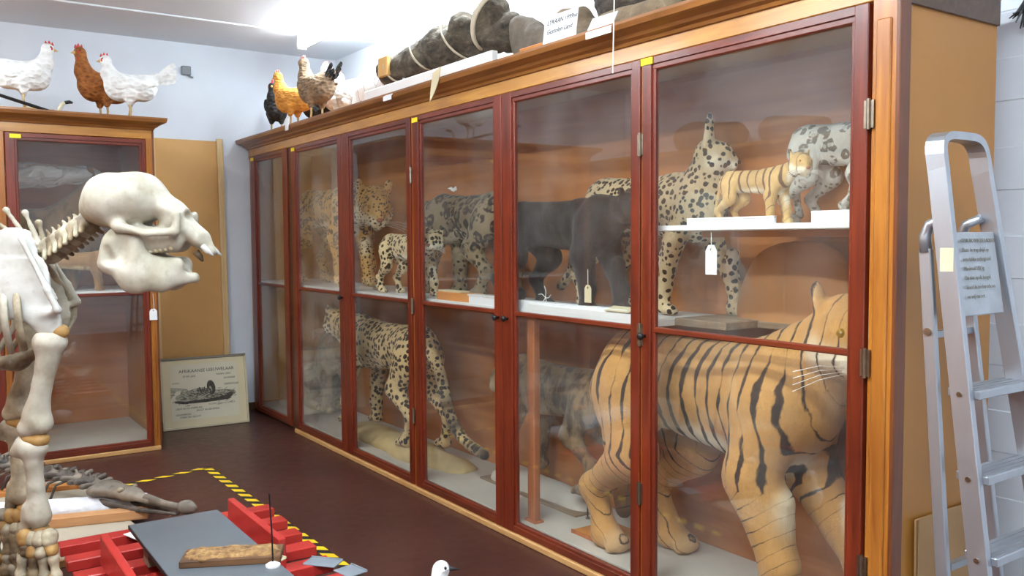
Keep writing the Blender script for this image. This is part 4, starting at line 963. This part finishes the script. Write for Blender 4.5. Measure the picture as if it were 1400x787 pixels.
B().tube([S(60, 348, 0), S(-110, 350, 0)], .010, 8).obj('support_rod', M_BLACK, sk)
B().tube([S(-60, 345, 0), S(-60, 505, 0)], .012, 8).obj('support_rod', M_BLACK, sk)

# ------------------------------------------------------------------ leaning panel and framed poster by the far wall
pn = thing('leaning_panel', 'tall tan hardboard panel with pale wooden battens leaning against the far wall', 'panel', (XW, -.53, 0))
A = Matrix.Rotation(-.035, 4, 'Y')
B().box((.10, -.335, .0), (.11, .29, 2.50), .001, A).obj('sheet', mat('tan_hardboard', (204, 156, 92), .6, .06, 2.5), pn)
B().box((.108, .245, .0), (.135, .30, 2.52), .003, A).obj('batten', wood('pale_batten', (200, 166, 112), (226, 196, 146), .6, 'z'), pn)
B().box((.108, -.335, .0), (.13, -.29, 2.50), .003, A).obj('batten', MATS['pale_batten'], pn)
po = thing('framed_poster', 'framed cream poster with a drawing of lions standing on the floor against the panel', 'poster', (.235, -.565, 0), -.05)
A = Matrix.Rotation(-.16, 4, 'Y')
B().box((-.012, -.355, .0), (.006, .355, .605), .002, A).obj('backing', M_CREAM, po)
for lo, hi, m in (((.0, -.36, .585), (.016, .36, .608), mat('grey_frame', (120, 112, 96), .5)), ((.0, -.36, 0), (.016, .36, .02), mat('pale_frame', (196, 186, 156), .5)), ((.0, -.36, .0), (.016, -.342, .6), MATS['pale_frame']), ((.0, .342, .0), (.016, .36, .6), MATS['pale_frame'])):
    B().box(lo, hi, .003, A).obj('frame', m, po)
sheet = B().box((.0065, -.285, .075), (.0085, .275, .545), 0, A).obj('sheet', mat('ivory_paper', (214, 208, 184), .8, .04, 5), po)
TM = A @ Matrix.Translation((.009, 0, 0)) @ Matrix.Rotation(math.pi / 2, 4, 'Z') @ Matrix.Rotation(math.pi / 2, 4, 'X')
def ptxt(s_, x, z, size, m=M_INK): text_mesh(s_, size, TM @ Matrix.Translation((x, z, 0)), m, 'lettering', po)
ptxt('AFRIKAANSE LEEUWELAAR', -.21, .475, .038)
for s_, x, z, sz in (('ETYM: afrik', -.18, .435, .022), ('NAAM: LEEU', .10, .437, .022), ('SAVANNE', .16, .40, .022), ('DIEREN', -.27, .385, .018), ('OERWOUD', .16, .345, .024), ('VOORKOMEN IN AFRIKA', .02, .185, .02),
                      ('LEEFT IN DE STEPPE EN', -.25, .165, .021), ('JAAGT IN GROEPEN', -.08, .142, .021), ('KENMERKEN', -.25, .115, .021), ('STERK EN GROOT', -.22, .092, .021)): ptxt(s_, x, z, sz, M_GREYINK if sz < .021 else M_INK)
# the drawing: flat inked shapes of two resting animals
def ink(pts, m, z=.0006):
    bb = B(); bb.prism([(TM @ Vector((x, y_, z)))[:] for x, y_ in pts], (TM.to_3x3() @ Vector((0, 0, .0004)))[:]); bb.obj('drawing', m, po)
def ell(cx, cy, rx, ry, rot=0, n=18): return [(cx + rx * math.cos(t_) * math.cos(rot) - ry * math.sin(t_) * math.sin(rot), cy + rx * math.cos(t_) * math.sin(rot) + ry * math.sin(t_) * math.cos(rot)) for t_ in [2 * math.pi * i / n for i in range(n)]]
g = NT('ink_wash'); n = g.noise(g.coord((1, 6, 6)), 14, 5, .7); g.link(g.ramp(n, [(.35, rgba((60, 58, 52))), (.6, rgba((190, 184, 162)))]), g.b.inputs['Base Color']); g.b.inputs['Roughness'].default_value = .8; M_WASH = g.m
M_WASHL = mat('pale_ink_wash', (170, 166, 146), .8, .25, 30); M_WASHD = mat('dark_ink_wash', (76, 72, 64), .8, .35, 40)
ink(ell(.06, .265, .20, .045, .05), M_WASH, .0004); ink(ell(-.12, .255, .13, .045, -.1), M_WASHL, .0006); ink(ell(.05, .335, .035, .062, .15), M_WASHD, .0008); ink(ell(.04, .315, .018, .03, .1), M_WASH, .0011)
ink(ell(-.17, .30, .035, .04, 0), M_WASH, .0010); ink(ell(-.08, .305, .10, .03, .2), M_WASH, .0009); ink(ell(.0, .225, .22, .014, .02), M_WASHD, .0012); ink(ell(-.20, .225, .06, .012, -.2), M_WASHD, .0012)
ink([(-.285, .36), (-.18, .345), (-.15, .33), (-.24, .32), (-.285, .26)], M_WASHL, .0003); ink(ell(.20, .255, .035, .022, .5), M_WASHD, .0013); ink(ell(.12, .24, .09, .010, .15), M_WASHD, .0015)
st = B(); r1 = random.Random(3)
for i in range(150):
    cx = r1.gauss(.0, .13); cy = .27 + r1.gauss(0, .03) - abs(cx) * .05; an = r1.gauss(.1, .5); l_ = r1.uniform(.012, .045)
    if not -.27 < cx < .26: continue
    p_ = [(cx - l_ * math.cos(an), cy - l_ * .5 * math.sin(an)), (cx, cy - .003), (cx + l_ * math.cos(an), cy + l_ * .5 * math.sin(an)), (cx, cy + .0015)]
    st.prism([(TM @ Vector((x, y_, .0018)))[:] for x, y_ in p_], (TM.to_3x3() @ Vector((0, 0, .0003)))[:])
tag(st.obj('pen_strokes', M_WASHD, po), kind='stuff')
for i in range(9): ink(ell(-.06 + i * .013, .315 + .012 * math.sin(i * 2.1), .005, .022, .2 * math.sin(i)), M_WASHD, .0014)

# ------------------------------------------------------------------ floor: tape, red rack, boards, crocodile
M_TAPE = mat('yellow_tape', (240, 200, 30), .5, .04, 6); M_TAPEB = mat('black_tape', (40, 36, 30), .5, .05, 6)
def tape(label, a, b, w_, gaps, slant):
    a = Vector(a); b = Vector(b); d = (b - a); L_ = d.length; x = d / L_; y = Vector((-x.y, x.x, 0))
    t = thing('floor_tape', label, 'tape', (a.x, a.y, 0))
    B().prism([(y * -w_ / 2)[:], (x * L_ + y * -w_ / 2)[:], (x * L_ + y * w_ / 2)[:], (y * w_ / 2)[:]], (0, 0, .0012)).obj('black_strip', M_TAPEB, t)
    n = int(L_ / .13)
    for i in range(n):
        u = i * .13 + .02
        if any(g0 < u < g1 for g0, g1 in gaps): continue
        p = [x * u + y * -w_ / 2, x * (u + .065) + y * -w_ / 2, x * (u + .065 + slant) + y * w_ / 2, x * (u + slant) + y * w_ / 2]
        B().prism([(q + Vector((0, 0, .0008)))[:] for q in p], (0, 0, .0008)).obj('yellow_stripe', M_TAPE, t)
tape('black and yellow striped tape on the floor running along the wide cabinet', (1.60, -.955, 0), (4.75, -.915, 0), .058, [], .05)
tape('black and yellow striped tape on the floor running towards the far cabinet', (1.64, -.98, 0), (1.95, -2.3, 0), .05, [], -.06)
rd = thing('red_rack', 'red painted slatted wooden rack lying on the floor', 'rack', (3.7, -1.55, 0))
for i, x in enumerate((3.12, 3.36, 3.60, 3.82, 4.06, 4.30)):
    B().box((x - 3.7, -.53, .075), (x - 3.7 + .10, .53 - .012 * i, .125), .004).obj('slat', M_RED, rd)
for y0, x0, x1 in ((.235, -.34, .42), (-.41, -.12, .75)):
    B().box((x0, y0, .125), (x1, y0 + .035, .265), .004).obj('runner', M_RED, rd)
    B().box((x0, y0 - .005, .0), (x1 + .1, y0 + .04, .076), .003).obj('bearer', M_RED, rd)
t = thing('grey_board', 'smooth grey laminated board resting on the red rack', 'board', (4.15, -1.63, .27))
B().box((-.6, -.20, -.012), (.62, .21, .006), .002).obj('sheet', M_SLATE, t); B().box((-.602, -.202, -.014), (.622, -.198, .004)).obj('edge', M_DARKEDGE, t)
for x in (-.45, .35): B().box((x - .05, -.16, -.146), (x + .05, .16, -.0125), .003).obj('packing_block', W_ROUGH, t)
g = NT('cork_bark'); n = g.noise(g.coord((1, 1, 1)), 22, 7, .75); g.link(g.ramp(n, [(.35, rgba((88, 60, 36))), (.55, rgba((160, 122, 76))), (.72, rgba((206, 176, 122)))]), g.b.inputs['Base Color']); g.b.inputs['Roughness'].default_value = .9; g.bump(n, .8, .012); M_CORK = g.m
t = thing('cork_slab', 'rough cork slab with bark edge lying on the grey board', 'cork slab', (4.28, -1.565, .276), math.radians(64))
b = Blob().c((-.14, -.02, .030), (.14, -.02, .030), .045, .045, (1, 1, .25)).c((-.14, .03, .030), (.14, .03, .030), .045, .04, (1, 1, .25)); blob_part('bark', b, M_CORK, t, .006, .015, (.004, 70, 2))
B().box((-.20, -.075, -.001), (.20, .075, .030), .004).obj('plank', wood('dark_cork_edge', (60, 42, 28), (120, 82, 50), .8, 'x'), t)
t = thing('black_rod', 'thin black upright rod on a small white foot', 'rod', (4.45, -1.455, .276)); B().tube([(0, 0, .0), (.002, -.003, .15), (-.004, -.008, .30)], .0035, 6).obj('rod', M_BLACK, t); B().lathe([(.03, -.001), (.03, .008), (.012, .018), (.005, .02)], 12).obj('foot', M_OFFW, t)
for x, y, z, w_, h_, rz, m, lb in ((4.36, -1.43, .2765, .12, .05, .5, M_CREAM, 'small cream paper strip near the black rod on the grey board'), (3.99, -1.40, .1255, .14, .10, .3, M_CREAM, 'square cream card wedged beside the red runner'), (4.15, -1.12, .1255, .16, .09, .7, mat('grey_sheet', (130, 138, 146), .35), 'bent grey metal sheet lying on the red slats'), (4.32, -1.06, .1255, .12, .10, .2, mat('grey_sheet', (130, 138, 146), .35), 'flat grey metal sheet at the end of the red slats')):
    t = thing('loose_sheet', lb, 'sheet', (x, y, z), rz); B().box((-w_ / 2, -h_ / 2, -.001), (w_ / 2, h_ / 2, .004), .001).obj('sheet', m, t); B().box((-w_ / 2, h_ / 2 - .006, .003), (w_ / 2, h_ / 2, .010), .001).obj('fold', m, t)
t = thing('grey_slate', 'dull grey-beige slab lying on the floor beside the taped line', 'slab', (4.80, -1.10, 0), .35); B().box((-.28, -.14, -.001), (.30, .14, .10), .006).obj('slab', M_BEIGE, t); B().box((-.27, -.13, .099), (.28, .13, .108), .003).obj('sheet', mat('grey_beige', (168, 164, 150), .6), t)
# beige sheet, planks and foam below the crocodile skeleton
t = thing('beige_sheet', 'large beige hardboard sheet lying on the floor under the skeletons', 'board', (2.55, -2.45, 0), .10); B().box((-1.0, -.9, -.001), (.62, .78, .03), .003).obj('sheet', M_BEIGE, t); B().box((.60, -.9, -.001), (.63, .78, .032), .002).obj('edge', W_PLINTH, t)
t = thing('pine_plank', 'pale pine plank in front of the crocodile foam', 'plank', (2.52, -2.04, .03), math.radians(75)); B().box((-.62, -.045, -.001), (.50, .045, .05), .004).obj('plank', M_PINE, t); B().box((-.62, -.046, .046), (.50, .046, .052), .002).obj('face', M_PINE, t)
t = thing('foam_pad', 'crumpled white foam sheet under the crocodile skeleton', 'foam', (2.29, -1.98, .035), math.radians(72)); b = Blob().c((-.55, 0, .02), (.42, 0, .02), .11, .10, (1, 1, .55)); blob_part('foam', b, M_FOAM, t, .012, .03, (.006, 40, 3))
B().box((-.55, -.08, -.001), (.42, .08, .01), .002).obj('underside', M_FOAM, t)
t = thing('orange_plank', 'orange pine plank lying behind the crocodile skeleton', 'plank', (1.72, -1.95, .03), math.radians(80)); B().box((-.5, -.05, -.001), (.30, .05, .03), .003).obj('plank', M_ORANGEW, t); B().box((.285, -.051, -.001), (.302, .051, .031), .002).obj('end_grain', M_PINE, t)
t = thing('paper_leaf', 'blank white paper leaf between the beige sheet and the red rack', 'paper', (3.30, -1.70, .126), .3); B().box((-.12, -.06, -.001), (.12, .06, .003), 0).obj('leaf', M_WHITE, t); B().box((.06, -.06, .002), (.12, .06, .006), 0).obj('fold', M_WHITE, t)
CROC = bone_mat('dark_croc_bone', (50, 44, 40), (112, 100, 90), (34, 30, 28)); CROCL = bone_mat('grey_croc_bone', (96, 88, 78), (150, 138, 122))
cr = thing('crocodile_skeleton', 'dark crocodile skeleton with long thin snout lying on white foam', 'skeleton', (2.45, -1.68, .12), math.atan2(.28, .62))
b = Blob().c((-.10, 0, .03), (.12, 0, .035), .075, .06, (1, 1, .6)).c((.12, 0, .03), (.30, 0, .02), .05, .03, (1, 1, .6)).s((-.12, .06, .03), .05, (1, 1, .6)).s((-.12, -.06, .03), .05, (1, 1, .6))
for y in (-1, 1): b.s((.09, y * .045, .065), .02, (1, 1, .8), cut=True, k=.008).s((-.02, y * .05, .07), .022, cut=True, k=.01)
blob_part('skull', b, CROCL, cr, .0085, .025, (.002, 40, 2))
for y in (-1, 1): B().sphere((.09, y * .045, .062), .018, (1, 1, .8), 10).obj('eye_ring', BONE_G, cr, smooth=True)
B().tube([(.26, .0, .025), (.42, 0, .02), (.56, 0, .022)], [.03, .020, .018], 10).obj('snout', CROCL, cr, smooth=True)
blob_part('snout_knob', Blob().s((.60, 0, .03), .045, (1.2, 1, .9)).s((.65, 0, .03), .025), CROCL, cr, .008, .02, (.003, 50, 1))
b = Blob()
for y in (-1, 1): b.c((-.12, y * .06, -.03), (.2, y * .04, -.035), .02, .016).c((.2, y * .04, -.035), (.52, y * .008, -.02), .016, .010)
blob_part('jaw', b, CROC, cr, .008, .015)
for i in range(16):
    x = -.19 - i * .075; yb = .02 * math.sin(i * .5)
    b = Blob().s((x, yb, .04), .034, (1.1, 1, .9)).c((x, yb, .05), (x - .02, yb, .095), .012, .008, k=.01)
    for y in (-1, 1): b.c((x, yb, .045), (x - .01, yb + y * .09, .05 + .012 * (i % 2)), .014, .018, k=.01)
    blob_part('vertebra', b, CROC if i % 3 else CROCL, cr, .009, .012, (.002, 50, i))
    if 2 < i < 12:
        for y in (-1, 1): B().tube([(x, yb + y * .05, .05), (x - .02, yb + y * .13, .03), (x - .03, yb + y * .16, -.05)], .008, 6).obj('rib', CROC, cr, smooth=True)
# white bird whose head shows at the bottom of the view
t = thing('white_bird', 'small white bird with dark eye standing on a low plinth near the camera', 'bird', (5.12, -1.12, .065), math.radians(60))
b = Blob().c((-.06, 0, .20), (.03, 0, .22), .06, .055, (1, .85, 1)).c((.04, 0, .25), (.055, 0, .32), .04, .026).s((.06, 0, .335), .028).c((-.08, 0, .20), (-.17, 0, .19), .035, .012, (1, .8, .6)); blob_part('body', b, F_WHITE, t, .008, .025)
B().lathe([(.011, 0), (.007, .02), (.001, .045)], 8, Matrix.Translation((.083, 0, .333)) @ Matrix.Rotation(math.pi / 2 + .1, 4, 'Y')).obj('beak', M_DARKEDGE, t, smooth=True)
for y in (-1, 1): B().sphere((.073, y * .021, .342), .007, seg=8).obj('eye', M_DARKEYE, t, smooth=True); B().tube([(0, y * .025, .16), (.0, y * .025, .075)], .006, 6).obj('leg', M_SHANK, t)
B().box((-.12, -.08, -.066), (.10, .08, .08), .005).obj('plinth', W_DARK, t)

# ------------------------------------------------------------------ aluminium stepladder by the cabinet end
ld = thing('stepladder', 'folded aluminium stepladder with hoop top standing against the cabinet side', 'ladder', (6.5, .05, 0))
L0 = Vector((6.5, .05, 0))
def lp(x, y, z): return Vector((x, y, z)) - L0
fx = lambda z: 6.437 + (1.802 - z) * .158     # front frame slope
ny = lambda z: -.08 - (1.802 - z) * .052; fy = lambda z: .17 + (1.802 - z) * .06
def channel(a, b, name, sgn, w_=.058, d_=.025):
    o = B(); o.beam(a, b, d_, w_, up=(1, 0, 0), bev=.002); return o.obj(name, M_ALU, ld)
channel(lp(fx(1.80), ny(1.80), 1.80), lp(fx(.02), ny(.02), .02), 'front_rail', 1)
channel(lp(fx(1.80), fy(1.80), 1.80), lp(fx(.02), fy(.02), .02), 'front_rail', 1)
# hoop: flat band bent over the top
hb_ = B(); rows = []
for i in range(17):
    a = math.pi * i / 16; cy = (ny(1.8) + fy(1.8)) / 2; hw = (fy(1.8) - ny(1.8)) / 2
    c_, s_ = math.cos(a), math.sin(a); pw = .45
    y = cy - hw * math.copysign(abs(c_) ** pw, c_); z = 1.79 + .115 * abs(s_) ** pw
    rows.append((y, z))
for (o_, w_) in ((0, .029),):
    ring = []
    for i, (y, z) in enumerate(rows):
        y0, z0 = rows[max(i - 1, 0)]; y1, z1 = rows[min(i + 1, 16)]; n_ = Vector((0, -(z1 - z0), y1 - y0)).normalized()
        x = fx(z); q = []
        for dx, dn in ((-w_, -.012), (w_, -.012), (w_, .012), (-w_, .012)):
            v = lp(x + dx, y, z) + n_ * dn; q.append(hb_.bm.verts.new(v))
        ring.append(q)
    for i in range(16):
        for j in range(4): hb_.bm.faces.new((ring[i][j], ring[i][(j + 1) % 4], ring[i + 1][(j + 1) % 4], ring[i + 1][j]))
    hb_.bm.faces.new(ring[0][::-1]); hb_.bm.faces.new(ring[-1])
hb_.obj('hoop', M_ALU, ld)
for z in (1.14, .90, .675, .45, .225):
    st = B().box((-.05, ny(z) - .05 + .012, -.014), (.045, fy(z) - .05 - .012, .012), .003, Matrix.Translation((fx(z) - 6.5, 0, z))).obj('step', M_ALU, ld)
    for k in range(4): B().box((-.04 + k * .022, ny(z) - .05 + .014, .0115), (-.03 + k * .022, fy(z) - .05 - .014, .0145), 0, Matrix.Translation((fx(z) - 6.5, 0, z))).obj('tread_rib', M_ALU, st)
    for y in (ny(z) - .05 - .013, fy(z) - .05 + .013): B().tube([(fx(z) - 6.5, y - .004, z), (fx(z) - 6.5, y + .004, z)], .008, 8).obj('rivet', M_BRASS, st)
M_PLATE = mat('scuffed_plate', (178, 182, 186), .45, .1, 12, .1, metal=.8)
pl = B().beam(lp(6.474, .045, 1.61), lp(6.512, .045, 1.36), .23, .02, up=(1, 0, 0), bev=.003).obj('platform', M_PLATE, ld)
# printed notice on the platform
PM = Matrix.Translation(lp(6.4905, -.05, 1.598)) @ Matrix.Rotation(-.15, 4, 'Y') @ Matrix.Rotation(math.pi / 2, 4, 'Z') @ Matrix.Rotation(math.pi / 2, 4, 'X')
for i, s_ in enumerate(('GEBRUIK VAN DE LADDER', 'Plaats de trap altijd op', 'een vlakke ondergrond', 'Maximaal 150 kg', 'Sta niet op de beugel', 'Houd de treden schoon', 'en vrij van vet')):
    text_mesh(s_, .017 if i else .0165, PM @ Matrix.Translation((0, -.018 - i * .028, .0012)), M_GREYINK, 'lettering', pl)
B().box((-.001, -.0145, -.035), (.040, -.0125, .035), 0, Matrix.Translation(lp(6.465, ny(1.53), 1.53))).obj('sticker', mat('silver_sticker', (196, 190, 160), .4), ld)
rx = lambda z: 6.388 + (1.606 - z) * .100
for yf, s in ((lambda z: -.06 - (1.606 - z) * .04, 1), (lambda z: .15 + (1.606 - z) * .05, -1)):
    B().beam(lp(rx(1.56), yf(1.56), 1.56), lp(rx(.02), yf(.02), .02), .022, .038, up=(1, 0, 0), bev=.003).obj('rear_leg', M_ALU, ld)
    B().tube([lp(rx(1.55), yf(1.55), 1.55), lp(rx(1.6), yf(1.6), 1.60), lp(rx(1.63) + .015, yf(1.63), 1.635), lp(fx(1.66) - .01, yf(1.65), 1.655)], [.019, .018, .016, .014], 8).obj('hinge_arm', M_ALU, ld, smooth=True)
    B().tube([lp(rx(1.31) - .001, yf(1.31) - .013 * s, 1.31), lp(rx(1.31), yf(1.31) - .018 * s, 1.31)], .012, 10).obj('bolt', M_BRASS, ld)
for z in (1.3, .6): B().beam(lp(rx(z), -.07, z), lp(rx(z), .17, z), .02, .02).obj('brace', M_ALU, ld)
for f_, yy in ((fx, ny), (fx, fy)): B().box((-.035, -.018, -.001), (.035, .018, .035), .004, Matrix.Translation(lp(f_(0), yy(0), 0))).obj('rubber_foot', M_BLACK, ld)
t = thing('cardboard_sheet', 'plain tan cardboard sheet leaning against the cabinet side behind the ladder', 'cardboard', (6.272, .36, 0)); B().box((.0, -.24, -.001), (.008, .24, .65), .001, Matrix.Rotation(-.012, 4, 'Y')).obj('sheet', mat('tan_card', (176, 138, 92), .7, .05, 4), t); B().box((.008, -.24, .0), (.010, -.22, .65), 0).obj('folded_edge', mat('tan_card', (176, 138, 92), .7), t)

# ------------------------------------------------------------------ second row of things in the far cabinet
M_FURB = coat('brown_shaggy_coat', (128, 98, 66), (160, 132, 98), 'mottle', (80, 58, 38), 12)
b = Blob().c((-.22, 0, .32), (.18, 0, .34), .16, .17, (1, .8, 1)).c((.15, 0, .42), (.32, 0, .60), .12, .09).c((.32, 0, .62), (.46, 0, .58), .085, .05)
for x in (-.26, .16):
    for y in (-1, 1): b.c((x, y * .08, .25), (x, y * .09, .02), .07, .035)
for y in (-1, 1): b.c((.30, y * .06, .68), (.28, y * .10, .75), .03, .015, k=.01)
t = thing('brown_antelope', 'shaggy brown young antelope under plastic on the shelf of the far cabinet', 'antelope', (.36, -1.80, SHZ), math.radians(80)); t.scale = (1.25, 1.25, 1.25); link_mesh('body', b.mesh(.012, k=.05, noise=(.003, 40, 2)), M_FURB, t)
for y in (-1, 1): B().sphere((.40, y * .062, .645), .014, seg=8).obj('eye', M_DARKEYE, t, smooth=True)
g = NT('clear_plastic_film'); g.b.inputs['Base Color'].default_value = (.9, .92, .93, 1); g.b.inputs['Roughness'].default_value = .12; g.b.inputs['Alpha'].default_value = .35; g.bump(g.noise(g.coord(), 9, 3, .5, 1.5), 1.0, .08); M_FILM = g.m
b = Blob().c((0, -.25, .0), (0, .22, .02), .20, .15, (.9, 1, .5)); t = thing('plastic_cover', 'crumpled clear plastic cover above the antelope in the far cabinet', 'plastic', (.44, -1.76, SHZ + .86)); link_mesh('film', b.mesh(.018, k=.05, noise=(.02, 14, 4), attrs=False), M_FILM, t)
B().box((-.19, -.30, -.02), (.0, -.28, .0), .003).obj('edge_tape', M_CREAM, t)
t = thing('wall_brush', 'black bristle brush hanging on the wall beside the cabinet top', 'brush', (6.235, .872, 2.40))
for k in range(14): B().tube([(.0, 0, .10), (.03 * math.sin(k * 2.4), -.004 - .01 * (k % 3), .04), (.055 * math.sin(k * 2.4), -.006 - .015 * (k % 3), -.02 + .02 * (k % 4))], [.008, .006, .002], 5).obj('bristles', M_BLACK, t)
B().tube([(0, 0, .08), (0, 0, .22)], .012, 8).obj('handle', W_DARK, t)
# ------------------------------------------------------------------ storage cabinet across the aisle (it shows in the glass)
sc = thing('storage_cabinet', 'long brown wooden storage cabinet across the aisle, mirrored in the glass doors', 'cabinet', (3.6, -4.68, 0))
B().box((-3.7, 0, 0), (3.9, .75, 2.36), .004).obj('carcass', W_DARK, sc)
B().sweep([(-3.7, .0, -1, 0), (-3.7, .75, -1, 1), (3.9, .75, 1, 1), (3.9, .0, 1, 0)], [(-.01, 2.34), (.02, 2.36), (.05, 2.42), (.09, 2.45), (.09, 2.48), (-.01, 2.48)]).obj('cornice', W_GOLD, sc)
for i in range(8):
    x = -3.68 + i * .945
    d = B().box((x, .745, .06), (x + .925, .775, 2.32), .004).obj('door', W_GOLDZ, sc)
    B().box((x + .1, .77, .2), (x + .825, .785, 2.18), .008).obj('door_panel', W_BACK, d)
    B().sphere((x + (.88 if i % 2 == 0 else .045), .79, 1.2), .018, seg=10).obj('knob', M_BLACK, d, smooth=True)
for i, (x, s_, m_) in enumerate(((1.2, 1.2, M_TANROCK), (2.3, 1.0, M_GREYROCK), (4.2, 1.3, M_DROCK), (5.6, 1.1, M_TANROCK))):
    o = rock('rock', ['wide tan rock', 'grey boulder', 'dark jagged boulder', 'pale brown rock'][i] + ' on top of the storage cabinet across the aisle', 'rock', [((x, -4.3, 2.6), (x + .5 * s_, -4.3, 2.58), .16 * s_, .12 * s_, (1, .9, .9))], .015, 14, 20 + i, m_, .022); lift(o, 2.478)
B().box((-3.7, .0, 2.46), (3.9, .75, 2.481)).obj('top_board', W_GOLD, sc)
